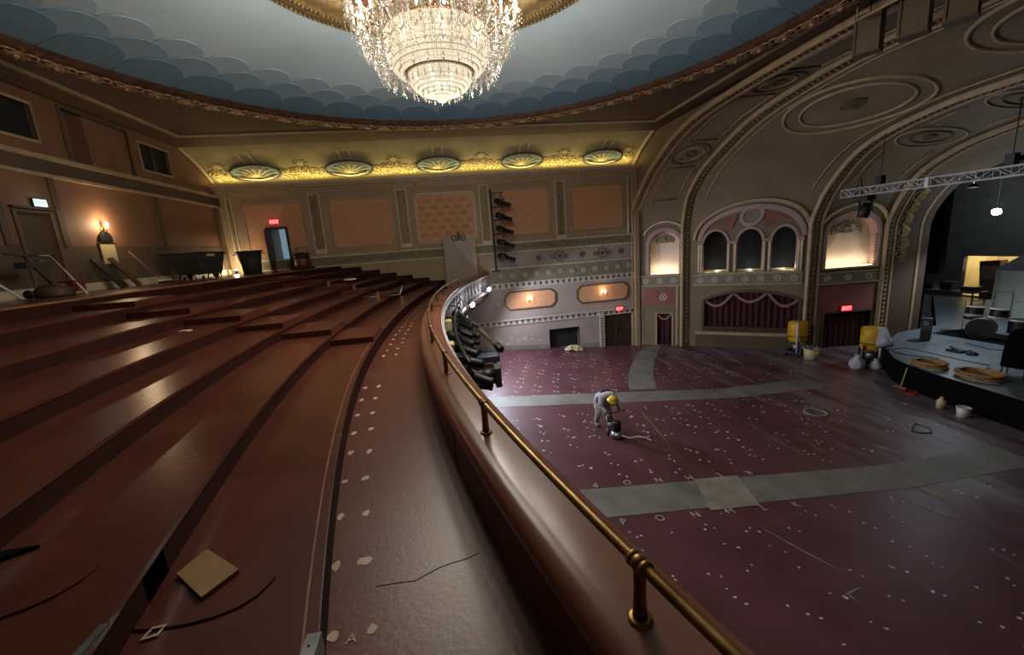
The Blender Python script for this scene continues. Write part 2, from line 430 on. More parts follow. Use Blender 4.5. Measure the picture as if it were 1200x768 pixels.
# filled bolt holes of the removed seats, in curved rows; nobody could count them
mb = MB(); rows = [3.03-0.82*4+0.82*k for k in range(20)]
rnd = random.Random(3)
for k, x8 in enumerate(rows):
    y = -3.0
    while y < 22.1:
        x = x8+0.03*(y-8.5)**2*(0.65)
        y += 0.56+rnd.uniform(-0.05, 0.05)
        if 7.3 < y < 8.8 or 13.3 < y < 14.9 or x > 15.8 or x < -0.5: continue
        keep = 0.93-0.045*max(0, x-2)
        if rnd.random() > keep: continue
        for dx, dy in ((0, 0), (rnd.uniform(0.10, 0.16), rnd.uniform(-0.2, -0.08)), (rnd.uniform(-0.2, 0.2), rnd.uniform(-0.2, 0.2))):
            if dx and rnd.random() > (0.8 if dy < 0 else 0.35): continue
            px, py = x+dx+rnd.uniform(-0.05, 0.05), y+dy
            gs = 1.0 if y < 9 else 1.45
            rx, ry = rnd.uniform(0.018, 0.042)*gs, rnd.uniform(0.015, 0.034)*gs
            n = 6; base = len(mb.v); a0 = rnd.uniform(0, 1)
            for i in range(n):
                an = a0+2*PI*i/n; q = rnd.uniform(0.7, 1.2)
                X_, Y_ = px+rx*q*math.cos(an), py+ry*q*math.sin(an)
                mb.v.append((X_, Y_, zf(X_)+0.005))
            mb.f.append(tuple(range(base, base+n))); mb.sm.append(False)
o = mb.build('filler_spots', 'patch', floor); o['kind'] = 'stuff'; o['label'] = 'pale filler spots over old seat bolt holes'
# scraped streaks
mb = MB()
for (a, b, wd) in [((880,612),(965,660),0.05),((1060,585),(1130,612),0.22),((1075,570),(1110,585),0.3),((745,475),(800,540),0.05),((930,640),(990,672),0.04),((985,700),(1010,688),0.05),((990,693),(1005,707),0.05),((1018,520),(1060,533),0.2),((1120,560),(1190,545),0.1)]:
    p, q = FL(*a), FL(*b); d = Vector((q[0]-p[0], q[1]-p[1])); L = d.length; d.normalize(); nrm = Vector((-d.y, d.x))
    N = 14; base = len(mb.v)
    for i in range(N+1):
        t = i/N; c = Vector(p)+d*L*t; h = wd*(0.25+rnd.random()*0.75)*math.sin(PI*min(0.95, max(0.05, t)))
        for s_ in (-1, 1):
            e = c+nrm*h*s_*0.5; mb.v.append((e.x, e.y, zf(e.x)+0.007))
    for i in range(N): mb.f.append((base+2*i, base+2*i+1, base+2*i+3, base+2*i+2)); mb.sm.append(False)
mb.build('scraped_streaks', 'concrete2', floor)['kind'] = 'stuff'
# row letters painted beside the centre aisle, tops towards the aisle
def text_mesh(name, body, size, m, parent, matrix, ext=0.002):
    cu = bpy.data.curves.new(name, 'FONT'); cu.body = body; cu.size = size; cu.extrude = ext; cu.align_x = 'CENTER'; cu.align_y = 'CENTER'
    t = bpy.data.objects.new(name+'_tmp', cu); col.objects.link(t)
    bpy.context.view_layer.update()
    me = bpy.data.meshes.new_from_object(t.evaluated_get(bpy.context.evaluated_depsgraph_get()))
    bpy.data.objects.remove(t)
    me.materials.clear(); me.materials.append(K[m])
    o = bpy.data.objects.new(name, me); col.objects.link(o); o.parent = parent; o.matrix_local = matrix
    return o
slope = math.atan(0.078)
for i, ch in enumerate('PONMLK'):
    x = 3.03+0.82*i
    text_mesh('row_letter', ch, 0.26, 'letter', floor, Matrix.Translation((x, 8.72-0.02*x, zf(x)+0.006)) @ Matrix.Rotation(slope, 4, 'Y') @ Matrix.Rotation(PI, 4, 'Z'))
    text_mesh('row_letter', ch, 0.26, 'letter', floor, Matrix.Translation((x+0.1, 7.26-0.01*x, zf(x)+0.006)) @ Matrix.Rotation(slope, 4, 'Y'))
# ---------------------------------------------------------------- stage and stage house
ZS = -5.58
apron = [(24.0, 16.6), (21.2, 16.2), (19.4, 15.2), (18.3, 14.4), (17.25, 13.2), (16.85, 12.4), (16.5, 11.0), (16.3, 9.5), (16.2, 8.5), (16.3, 7.5), (16.5, 6.0), (16.85, 4.6), (17.25, 3.8), (18.3, 2.6), (19.4, 1.8), (21.2, 0.8), (24.0, 0.4)]
mb = MB()
poly = apron+[(34.0, -4.0), (34.0, 24.0)]
n = len(poly)
for z in (-6.5, ZS-0.012):
    for x, y in poly: mb.v.append((x, y, z))
mb.f.append(tuple(range(n, 2*n))); mb.sm.append(False)
for i in range(n): j = (i+1) % n; mb.f.append((i, j, n+j, n+i)); mb.sm.append(False)
stage_front = struct(mb.build('floor_stage_base', 'black_soft'), 'black painted stage apron front')
mb = MB()
for z in (ZS-0.012, ZS):
    for x, y in poly: mb.v.append((x+0.03, y, z))
mb.f.append(tuple(range(n, 2*n))); mb.sm.append(False)
for i in range(n): j = (i+1) % n; mb.f.append((i, j, n+j, n+i)); mb.sm.append(False)
struct(mb.build('floor_stage', 'stage'), 'pale blue grey painted stage floor')
mb = MB()
YO0, YO1, ZO1 = 18.9, 21.8, -2.9
mb.box(33.0, 33.3, -4, YO0, ZS, 9); mb.box(33.0, 33.3, YO1, 24.3, ZS, 9); mb.box(33.0, 33.3, YO0, YO1, ZO1, 9)
stage_back = struct(mb.build('wall_stage_back', 'stage_wall'), 'dark rear wall of the stage house')
mb = MB(); mb.box(23.2, 33.3, 24.0, 24.3, -6.5, 9); struct(mb.build('wall_stage_side', 'stage_wall'))
mb = MB(); mb.box(23.2, 33.3, -4.3, -4.0, -6.5, 9); struct(mb.build('wall_stage_near', 'stage_wall'))
mb = MB(); mb.box(23.2, 33.3, -4.3, 24.3, 9, 9.2); struct(mb.build('ceiling_stage', 'stage_wall'))
# workshop seen through the scene dock opening
mb = MB(); mb.box(33.3, 36.5, YO0-0.6, YO0-0.5, ZS, -1.5); mb.box(33.3, 36.5, YO1+0.5, YO1+0.6, ZS, -1.5); mb.box(36.5, 36.6, YO0-0.6, YO1+0.6, ZS, -1.5)
mb.box(33.3, 36.6, YO0-0.6, YO1+0.6, -1.6, -1.5); mb.box(33.3, 36.6, YO0-0.6, YO1+0.6, ZS-0.1, ZS)
struct(mb.build('wall_workshop', 'lining'), 'cream walls of the workshop behind the stage')

# ================================================================ BALCONY
def par(m, an, af, y, yc=9.0):
    return m+(an if y < yc else af)*(y-yc)**2
RZ = [-1.73, -1.53, -1.33, -1.13, -0.92, -0.70, -0.45]
RM = [(-1.60, .0155, .0082), (-2.42, .0145, .0082), (-3.36, .0150, .0087), (-4.22, .0135, .0090), (-5.28, .0130, .0103), (-6.45, .0125, .0118), (-7.60, .0120, .0125)]
ZA = -2.0                                   # front aisle
YB = [-5.5+0.5*i for i in range(56)]; YB = [y for y in YB if y <= 22.0]+[22.48]
CAPI = (-0.60, .0172, .0138); CAPO = (-0.23, .0178, .0138)
def rx(k, y): return par(*RM[k], y)
balcony = sempty('floor_balcony', 'curved maroon balcony terraces stripped of seats')
def curved_slab(fa, fb, z0, z1, name, m, parent, ys=YB):
    mb = MB(); n = len(ys)
    for z in (z0, z1):
        for f_ in (fa, fb):
            for y in ys: mb.v.append((f_(y), y, z))
    # order: lo-a, lo-b, hi-a, hi-b
    for i in range(n-1):
        mb.f += [(2*n+i, 3*n+i, 3*n+i+1, 2*n+i+1), (i, i+1, n+i+1, n+i), (i, 2*n+i, 2*n+i+1, i+1), (n+i, n+i+1, 3*n+i+1, 3*n+i)]; mb.sm += [False]*4
    mb.f += [(0, n, 3*n, 2*n), (n-1, 3*n-1, 4*n-1, 2*n-1)]; mb.sm += [False]*2
    return mb.build(name, m, parent)
# front aisle slab, then one slab per terrace with its riser face and worn nosing
curved_slab(lambda y: rx(0, y)-0.05, lambda y: par(*CAPI, y)+0.06, ZA-0.35, ZA, 'front_aisle', 'aisle', balcony)
for k in range(7):
    back = (lambda y, k=k: rx(k+1, y)-0.05) if k < 6 else (lambda y: XL)
    curved_slab(back, lambda y, k=k: rx(k, y)-0.012, RZ[k]-0.42, RZ[k], 'terrace', 'balcony', balcony)
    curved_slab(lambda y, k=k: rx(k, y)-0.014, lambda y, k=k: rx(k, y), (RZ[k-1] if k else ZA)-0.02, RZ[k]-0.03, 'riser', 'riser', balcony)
    curved_slab(lambda y, k=k: rx(k, y)-0.05, lambda y, k=k: rx(k, y)+0.012, RZ[k]-0.032, RZ[k]+0.004, 'nosing', 'edge' if k == 6 else 'balcony', balcony)
curved_slab(lambda y: rx(0, y)-0.058, lambda y: rx(0, y)-0.048, RZ[0]-0.01, RZ[0]+0.008, 'pale_edge_strip', 'edge', balcony)
# aisle half-steps between the terraces
def half_step(k, y0, y1, name='half_step', m='balcony'):
    z0 = RZ[k]; z1 = RZ[k]+(RZ[k+1]-RZ[k])*0.5
    mb = MB(); N = 4
    ys = [y0+(y1-y0)*i/N for i in range(N+1)]
    def fa(y): return rx(k+1, y)
    def fb(y): return rx(k+1, y)+0.42
    n = N+1
    for z in (z0+0.001, z1):
        for f_ in (fa, fb):
            for y in ys: mb.v.append((f_(y), y, z))
    for i in range(N):
        mb.f += [(2*n+i, 3*n+i, 3*n+i+1, 2*n+i+1), (n+i, n+i+1, 3*n+i+1, 3*n+i)]; mb.sm += [False]*2
    mb.f += [(0, n, 3*n, 2*n), (n-1, 3*n-1, 4*n-1, 2*n-1)]; mb.sm += [False]*2
    return mb.build(name, m, balcony)
def full_step(k, y0, y1, dz, m='balcony'):
    """raised block across a whole terrace (aisle step); its near end shows as a dark riser"""
    ys = [y0+(y1-y0)*i/4 for i in range(5)]
    return curved_slab(lambda y: rx(k+1, y)-0.01, lambda y: rx(k, y)+0.005, RZ[k]+0.001, RZ[k]+dz, 'aisle_step', m, balcony, ys)
STEPY = [8.4, 8.55, 8.75, 9.0, 9.3, 9.6]
for k in range(6):
    full_step(k, STEPY[k], STEPY[k]+1.25, 0.115)
for k in range(6):                          # the same steps against the side wall
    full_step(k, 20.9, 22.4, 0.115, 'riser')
for k in range(1, 6):
    full_step(k, 15.0+0.25*k, 16.0+0.25*k, 0.11)
# aisle rear platform top edge already in terrace 7; balcony soffit
curved_slab(lambda y: XL, lambda y: par(*CAPO, y)-0.12, -2.75, -2.40, 'soffit', 'trim_dark', balcony)
# parapet
parapet = sempty('wall_parapet', 'curved maroon balcony parapet with rounded cap')
mb = MB(); ys = [-5.5+0.25*i for i in range(112)]; ys = [y for y in ys if y < 22.3]+[22.46]
prof = []  # (blend between inner and outer edge, z)
for i in range(7): a = PI*i/12; prof.append((0.0+0.14*(1-math.sin(a)) - 0.0, -1.50+0.0*i))
CAPP = [(-0.05, -1.58), (-0.10, -1.52), (-0.10, -1.475), (-0.04, -1.435), (0.08, -1.415), (0.25, -1.41), (0.5, -1.415), (0.75, -1.42), (0.94, -1.425), (1.03, -1.445), (1.06, -1.48), (1.04, -1.54), (1.0, -1.56)]
n = len(CAPP)
for y in ys:
    a, b = par(*CAPI, y), par(*CAPO, y)
    for t, z in CAPP: mb.v.append((a+(b-a)*t, y, z))
for i in range(len(ys)-1):
    for j in range(n-1): mb.f.append((i*n+j, (i+1)*n+j, (i+1)*n+j+1, i*n+j+1)); mb.sm.append(True)
mb.build('cap', 'parapet', parapet)
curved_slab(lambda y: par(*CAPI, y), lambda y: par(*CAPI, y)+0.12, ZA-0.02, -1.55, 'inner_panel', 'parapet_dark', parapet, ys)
for y in (3.55, 6.0, 8.8, 11.5, 1.2, -1.2):
    mb = MB(); x = par(*CAPI, y); mb.box(x-0.006, x+0.02, y-0.012, y+0.012, ZA, -1.57); mb.build('panel_joint', 'seam', parapet)
# outer fascia with plaster relief, seen where the front swings round to the side wall
curved_slab(lambda y: par(*CAPO, y)-0.15, lambda y: par(*CAPO, y)-0.02, -2.42, -1.54, 'fascia', 'wall_mauve', parapet, ys)
curved_slab(lambda y: par(*CAPO, y)-0.1, lambda y: par(*CAPO, y)+0.07, -1.62, -1.54, 'fascia_upper_moulding', 'white_trim', parapet, ys)
curved_slab(lambda y: par(*CAPO, y)-0.1, lambda y: par(*CAPO, y)+0.10, -2.44, -2.30, 'fascia_lower_moulding', 'white_trim', parapet, ys)
def Mfas(u, v, d):
    x = par(*CAPO, u); dx = 2*(.0178 if u < 9 else .0138)*(u-9); L = math.hypot(1, dx)
    return (x-0.02+d/L, u-d*dx/L, v)
y = 12.2
while y < 22.2:
    mb = MB()
    mb.mtube(Mfas, scroll(y-0.16, -1.95, 0.17, 1.3, 1), 0.025, 0.02, 4); mb.mtube(Mfas, scroll(y+0.16, -1.95, 0.17, 1.3, -1, rot=PI), 0.025, 0.02, 4)
    mb.slab(Mfas, [(y-0.05,-2.2),(y+0.05,-2.2),(y+0.09,-1.95),(y,-1.7),(y-0.09,-1.95)], 0, 0.05)
    mb.build('plaster_scroll', 'white_trim', parapet); y += 0.72
# brass handrail
RAIL = (-0.445, .0169, .0160); ZRA = -1.17
hr = thing('handrail', 'long curved brass handrail on short posts along the balcony parapet', 'handrail')
ys = [-4+0.2*i for i in range(103)]; ys = [y for y in ys if y <= 16.4]
mb = MB(); mb.tube([(par(*RAIL, y), y, ZRA) for y in ys], 0.022, 12); mb.build('rail', 'brass', hr)
for y in (-2.3, -0.55, 1.21, 2.95, 4.62, 6.3, 8.0, 9.75, 11.5, 13.2, 14.9, 16.3):
    x = par(*RAIL, y)
    mb = MB(); mb.lathe([(0.030, -1.415), (0.026, -1.36), (0.024, -1.30), (0.024, -1.20), (0.027, ZRA)], 14, (x, y, 0)); po = mb.build('post', 'brass', hr)
    mb = MB(); mb.lathe([(0.0, -1.40), (0.036, -1.398), (0.047, -1.404), (0.049, -1.42), (0.0, -1.42)], 18, (x, y, 0)); mb.build('base_flange', 'brass', po)
    dx = 2*(.0169 if y < 9 else .016)*(y-9); t = Vector((dx, 1, 0)).normalized()
    mb = MB()
    for s_ in (-0.032, 0.032): c = Vector((x, y, ZRA))+t*s_; mb.lathe([(0.022, -0.014), (0.031, -0.01), (0.033, 0), (0.031, 0.01), (0.022, 0.014)], 14, c, t)
    mb.ball((x, y, ZRA), 0.034, 12, 8); mb.build('collar', 'brass', po)
x = par(*RAIL, 10.1)
mb = MB(); mb.box(x-0.30, x+0.22, 10.05, 10.10, -1.36, -1.33); mb.build('cross_strap', 'brass', hr)
# patches and row letter on the front aisle
mb = MB(); rr = random.Random(5)
def blob(mb, c, rx_, ry_, z, n=9):
    base = len(mb.v); a0 = rr.random()
    for i in range(n):
        a = a0+2*PI*i/n; q = rr.uniform(0.75, 1.15)
        mb.v.append((c[0]+rx_*q*math.cos(a), c[1]+ry_*q*math.sin(a), z))
    mb.f.append(tuple(range(base, base+n))); mb.sm.append(False)
PATCH = [((390,747),.03,.035),((436,738),.028,.04),((394,664),.032,.05),((427,658),.05,.038),((399,606),.03,.05),((429,602),.03,.04),((404,565),.028,.035),((428,561),.035,.04),((411,531),.03,.05),((433,529),.035,.05),((415,508),.03,.05),((435,503),.03,.05),((419,487),.03,.05),((437,484),.03,.05),((424,469),.03,.05),((440,467),.03,.05),((428,455),.03,.05),((444,453),.03,.06)]
for (p, a, b) in PATCH:
    blob(mb, BZ(*p, ZA), a, b, ZA+0.003)
yy = 8.2
while yy < 19:
    for off in (0.20, 0.42):
        blob(mb, (rx(0, yy)+off+rr.uniform(-0.03, 0.03), yy+rr.uniform(-0.05, 0.05)), 0.035, 0.06, ZA+0.003)
    yy += 0.52
o = mb.build('filler_patches', 'patch_tan', balcony); o['kind'] = 'stuff'; o['label'] = 'pale filler patches over old bolt holes'
x, y = BZ(412, 750, ZA)
text_mesh('row_letter', 'A', 0.085, 'patch_tan', balcony, Matrix.Translation((x, y, ZA+0.003)) @ Matrix.Rotation(0.05, 4, 'Z'))
# crack in the aisle
mb = MB(); pts = [BZ(*q, ZA) for q in [(440,688),(462,684),(487,681),(503,672),(514,666),(530,660),(548,655),(562,648)]]
mb.ribbon(lambda u, v, d: (u, v, ZA+d), pts, 0.006, 0.0, 0.002); mb.build('floor_crack', 'seam', balcony)

# ================================================================ SIDE WALL (opposite the camera)
mb = MB()
wall_holes(mb, Mfar, XL, XR, -6.6, 4.95, [(-8.5, -7.66, -0.45, 1.57), (5.48, 7.25, -6.15, -5.0), (8.85, 10.58, -6.55, -4.40)])
wside = struct(mb.build('wall_side', 'wall_tan'), 'olive and mauve side wall of the auditorium with fabric panels')
mb = MB(); mb.rect(Mfar, 2.4, XR, -1.28, -0.45, 0.0, 0.012); mb.build('frieze_panel', 'wall_mauve', wside)
mb = MB(); wall_holes(mb, lambda u, v, d: Mfar(u, v, d*0.0+0.02 if d == 0 else 0.001), -9.9, XR, -6.6, -2.40, [(5.48, 7.25, -6.15, -5.0), (8.85, 10.58, -6.55, -4.40)]); mb.build('lower_wall_face', 'wall_mauve', wside)
# cornice
mb = MB()
for z0, z1, d in [(3.50, 3.62, 0.62), (3.42, 3.50, 0.50), (3.33, 3.42, 0.30), (3.27, 3.33, 0.18), (3.19, 3.27, 0.09)]:
    mb.rect(Mfar, XL+0.02, XR, z0, z1, 0.0, d)
mb.build('cornice', 'trim', wside)
mb = MB(); mb.rect(Mfar, XL+0.02, XR, 3.60, 3.67, 0.59, 0.65); mb.build('cove_lip', 'trim_light', wside)
# fabric panels
def notched(u0, u1, v0, v1, r):
    out = []
    for cx, cy, a in ((u1-r, v0+r, -PI/2), (u1-r, v1-r, 0), (u0+r, v1-r, PI/2), (u0+r, v0+r, PI)):
        for i in range(5): an = a+PI/2*i/4; out.append((cx+r*math.cos(an), cy+r*math.sin(an)))
    return out
PAN = [(-9.40, -6.78, 'salmon_plain'), (-5.45, -2.52, 'salmon_plain'), (-1.15, 1.72, 'salmon'), (3.05, 5.82, 'salmon_plain'), (7.15, 10.02, 'salmon_plain')]
for i, (u0, u1, m) in enumerate(PAN):
    mb = MB(); mb.slab(Mfar, notched(u0, u1, 0.47, 2.76, 0.22) if i else [(u0, 0.47), (-8.62, 0.47), (-8.62, 1.72), (-7.54, 1.72), (-7.54, 0.47), (u1, 0.47), (u1, 2.76), (u0, 2.76)], 0.0, 0.03)
    p = mb.build('fabric_panel', m, wside)
    mb = MB(); mb.ribbon(Mfar, notched(u0-0.10, u1+0.10, 0.37, 2.86, 0.24), 0.06, 0.0, 0.05, True)
    mb.ribbon(Mfar, notched(u0-0.02, u1+0.02, 0.45, 2.78, 0.22), 0.035, 0.0, 0.06, True)
    if i: mb.build('panel_frame', 'trim_light' if i == 2 else 'trim', p)
    else:
        mb = MB()
        for uu in (u0-0.06, u1+0.06): mb.rect(Mfar, uu-0.03, uu+0.03, 0.3, 2.86, 0, 0.05)
        mb.rect(Mfar, u0-0.06, u1+0.06, 2.80, 2.86, 0, 0.05); mb.build('panel_frame', 'trim', p)
# pilaster strips with gilt relief
def leaf_column(mb, M, u, v0, v1, s, d=0.05):
    v = v0+s
    while v < v1-s*0.6:
        for sg in (-1, 1):
            mb.slab(M, [(u, v-s*0.7), (u+sg*s*0.55, v-s*0.1), (u+sg*s*0.65, v+s*0.45), (u+sg*s*0.2, v+s*0.2), (u, v+s*0.55)][::sg], d, d+0.025)
        mb.slab(M, circ(u, v+s*0.75, s*0.22, 6), d, d+0.035)
        v += s*1.9
STR = [(-10.03, 0.22, 0.1), (-6.14, 0.5, 0.22), (-1.90, 0.5, 0.22), (2.33, 0.46, 0.05), (6.47, 0.5, 0.05), (10.50, 0.24, 0.05)]
for i, (u, wd, zb) in enumerate(STR):
    mb = MB(); mb.rect(Mfar, u-wd/2, u+wd/2, zb, 3.2, 0.0, 0.05); p = mb.build('pilaster', 'wall_green', wside)
    mb = MB()
    for sg in (-1, 1): mb.rect(Mfar, u+sg*wd/2-0.03, u+sg*wd/2+0.03, zb, 3.18, 0.0, 0.075)
    mb.rect(Mfar, u-wd/2, u+wd/2, 3.10, 3.16, 0, 0.075)
    mb.build('border', 'trim_light', p)
    if wd > 0.3:
        mb = MB(); mb.rect(Mfar, u-wd/2, u+wd/2, zb, zb+0.22, 0.0, 0.09); mb.build('plinth_block', 'trim_light' if i else 'trim', p)
        mb = MB(); leaf_column(mb, Mfar, u, zb+0.26, 3.05, 0.16); mb.build('leaf_relief', 'gold', p)
# ornament band under the panels
mb = MB(); mb.rect(Mfar, -9.9, XR, -0.40, 0.06, 0.0, 0.03); bd = mb.build('ornament_band', 'wall_green', wside)
mb = MB()
for z in (0.06, -0.43): mb.rect(Mfar, -9.9, XR, z-0.035, z+0.035, 0.0, 0.06)
mb.build('band_moulding', 'trim_light', bd)
mb = MB(); u = -9.6
while u < 10.5:
    mb.mtube(Mfar, scroll(u, -0.18, 0.15, 1.2, 1 if int(u*10) % 2 else -1, 8), 0.018, 0.035, 4); u += 0.36
mb.build('scroll_relief', 'gold', bd)
# frieze medallions
mb = MB()
for u in (3.6, 5.1, 6.3, 7.6, 8.8, 9.9):
    big = abs(u-6.3) < 0.1 or abs(u-8.8) < 0.1
    r = 0.26 if big else 0.13
    mb.ribbon(Mfar, circ(u, -0.86, r, 14), 0.05, 0.01, 0.04, True); mb.slab(Mfar, circ(u, -0.86, r*0.45, 8), 0.01, 0.05)
    if big:
        for sg in (-1, 1): mb.mtube(Mfar, scroll(u+sg*0.42, -0.86, 0.14, 1.2, sg, rot=0 if sg < 0 else PI), 0.02, 0.02, 4)
mb.build('frieze_medallions', 'wall_dado', wside)
mb = MB(); mb.ribbon(Mfar, notched(2.9, 10.4, -1.16, -0.56, 0.1), 0.03, 0.0, 0.03, True); mb.build('frieze_border', 'trim', wside)
mb = MB(); mb.rect(Mfar, 2.3, XR, -1.33, -1.25, 0.0, 0.09); mb.build('white_string_moulding', 'white_trim', wside)
mb = MB(); mb.rect(Mfar, 2.0, XR, -2.10, -1.33, 0.0, 0.03); gb = mb.build('rosette_band', 'wall_green', wside)
mb = MB(); u = 2.9
while u < 10.5:
    mb.ribbon(Mfar, circ(u, -1.72, 0.12, 10), 0.04, 0.03, 0.06, True); mb.slab(Mfar, circ(u, -1.72, 0.05, 6), 0.03, 0.07); u += 0.68
mb.build('rosettes', 'white_trim', gb)
def dentil(z0, z1, u0, name):
    mb = MB(); mb.rect(Mfar, u0, XR, z1-0.05, z1, 0.02, 0.10); mb.rect(Mfar, u0, XR, z0, z0+0.05, 0.02, 0.07); mb.rect(Mfar, u0, XR, z0+0.05, z1-0.05, 0.02, 0.035)
    b = mb.build(name, 'white_trim', wside)
    mb = MB(); u = u0+0.1
    while u < XR-0.15: mb.rect(Mfar, u, u+0.13, z0+0.06, z1-0.06, 0.03, 0.05); u += 0.33
    mb.build('dentils', 'trim_dark', b)
dentil(-2.40, -2.10, 2.0, 'upper_dentil_course'); dentil(-4.48, -4.18, -0.5, 'lower_dentil_course')
def octo(u0, u1, v0, v1, c):
    return [(u0+c,v0),(u1-c,v0),(u1-c*0.5,v0+c*0.5),(u1,v0+c),(u1,v1-c),(u1-c*0.5,v1-c*0.5),(u1-c,v1),(u0+c,v1),(u0+c*0.5,v1-c*0.5),(u0,v1-c),(u0,v0+c),(u0+c*0.5,v0+c*0.5)]
for u0, u1 in ((3.10, 5.90), (7.27, 10.26)):
    mb = MB(); mb.slab(Mfar, octo(u0, u1, -3.58, -2.68, 0.24), 0.02, 0.04); p = mb.build('octagonal_panel', 'salmon_plain', wside)
    mb = MB(); mb.ribbon(Mfar, octo(u0-0.05, u1+0.05, -3.63, -2.63, 0.26), 0.07, 0.02, 0.07, True); mb.build('panel_frame', 'trim_dark', p)
mb = MB()
for a, b in ((-9.9, 5.40), (7.33, 8.45)): mb.slab(Mfar, [(a, -6.55), (b, -6.55), (b, zf(b)+0.26), (a, zf(a)+0.26)], 0.02, 0.04)
mb.build('base_course', 'concrete2', wside)
# crest on wall between the band and the balcony, stains of removed trim
mb = MB()
for u, v in ((2.3, -3.32), ): mb.mtube(Mfar, scroll(u, v, 0.16, 1.2, 1), 0.03, 0.03, 5); mb.mtube(Mfar, scroll(u+0.35, v, 0.16, 1.2, -1, rot=PI), 0.03, 0.03, 5)
mb.build('wall_scroll', 'white_trim', wside)
mb = MB(); rr2 = random.Random(9)
for i in range(22):
    u, v = rr2.uniform(2.4, 5.2), rr2.uniform(-5.62, -5.2)
    mb.slab(Mfar, [(u+rr2.uniform(-.08,.08), v+rr2.uniform(-.06,.06)) for _ in range(1)]+[(u+.1, v), (u+.05, v+.12), (u-.03, v+.07)], 0.02, 0.026)
mb.build('paint_scars', 'white_trim', wside)['kind'] = 'stuff'
# doors
d1 = sempty('door_1', 'brown double door below the red exit sign')
mb = MB()
for u0, u1 in ((8.88, 9.70), (9.73, 10.55)):
    mb = MB(); mb.rect(Mfar, u0, u1, -6.48, -4.43, -0.16, -0.10); lf = mb.build('door_leaf', 'door', d1)
    mb = MB(); mb.ribbon(Mfar, [(u0+.12,-6.2),(u1-.12,-6.2),(u1-.12,-5.5),(u0+.12,-5.5)], 0.03, -0.10, -0.085, True); mb.ribbon(Mfar, [(u0+.12,-5.3),(u1-.12,-5.3),(u1-.12,-4.6),(u0+.12,-4.6)], 0.03, -0.10, -0.085, True); mb.build('leaf_panel', 'wood_dark', lf)
    mb = MB(); mb.rect(Mfar, (9.60 if u0 < 9 else 9.76), (9.66 if u0 < 9 else 9.82), -5.6, -5.35, -0.10, -0.05); mb.build('push_plate', 'brass', lf)
mb = MB(); mb.rect(Mfar, 8.50, 8.78, -6.5, -4.3, 0.02, 0.09); mb.build('jamb_strip', 'white_trim', d1)
mb = MB(); v = -6.4
while v < -4.5: mb.slab(Mfar, [(8.56, v), (8.64, v+0.06), (8.72, v), (8.64, v-0.06)], 0.09, 0.105); v += 0.16
mb.build('jamb_diamonds', 'trim_dark', d1)
d2 = sempty('door_2', 'open doorway to a lit corridor at the top of the balcony')
mb = MB(); mb.rect(Mfar, -8.56, -8.46, -0.45, 1.62, -0.1, 0.10); mb.rect(Mfar, -7.68, -7.60, -0.45, 1.62, -0.1, 0.10); mb.rect(Mfar, -8.56, -7.60, 1.56, 1.66, -0.1, 0.10); mb.build('frame', 'wood_dark', d2)
mb = MB(); mb.box(-8.45, -8.40, 21.85, 22.62, -0.43, 1.55); mb.build('door_leaf', 'wood_dark', d2)
mb = MB(); mb.box(-8.6, -7.4, 24.2, 24.3, -0.5, 1.9); mb.build('corridor_glow_panel', 'daylight', d2)  # glowing end panel stands in for the bluish daylight of the corridor
mb = MB(); mb.box(-8.65, -8.6, 22.8, 24.3, -0.5, 1.9); mb.box(-7.45, -7.40, 22.8, 24.3, -0.5, 1.9); mb.box(-8.65, -7.4, 22.8, 24.3, 1.9, 2.0); mb.box(-8.65, -7.4, 22.76, 24.3, -0.55, -0.45); mb.build('corridor', 'wall_mauve', d2)
mb = MB(); mb.rect(Mfar, 5.46, 7.27, -6.17, -4.98, -0.4, -0.24); mb.build('recess_back', 'void', wside)
mb = MB(); mb.ribbon(Mfar, [(5.48,-6.15),(7.25,-6.15),(7.25,-5.0),(5.48,-5.0)], 0.05, -0.1, 0.03, True); mb.build('recess_edge', 'black', wside)
# tan vestibule pier at the end of the front aisle
mb = MB(); mb.box(-0.02, 1.56, 21.35, 22.5, -2.0, 0.60); vest = struct(mb.build('wall_vestibule', 'wall_mauve'), 'plain tan vestibule block at the end of the balcony aisle')
mb = MB(); Mv = lambda u, v, d: (u, 21.35-d, v)
mb.rect(Mv, -0.06, 1.60, 0.52, 0.64, 0, 0.05); mb.rect(Mv, 1.46, 1.58, -2.0, 0.52, 0, 0.03); mb.build('cap_moulding', 'trim', vest)
mb = MB()
for sg in (-1, 1): mb.mtube(Mv, scroll(0.77+sg*0.22, 0.52, 0.2, 1.3, sg, rot=0 if sg < 0 else PI), 0.03, 0.05, 5)
mb.slab(Mv, [(0.65, 0.38), (0.89, 0.38), (0.86, 0.72), (0.77, 0.86), (0.68, 0.72)], 0.04, 0.09); mb.build('crest', 'wall_dado', vest)

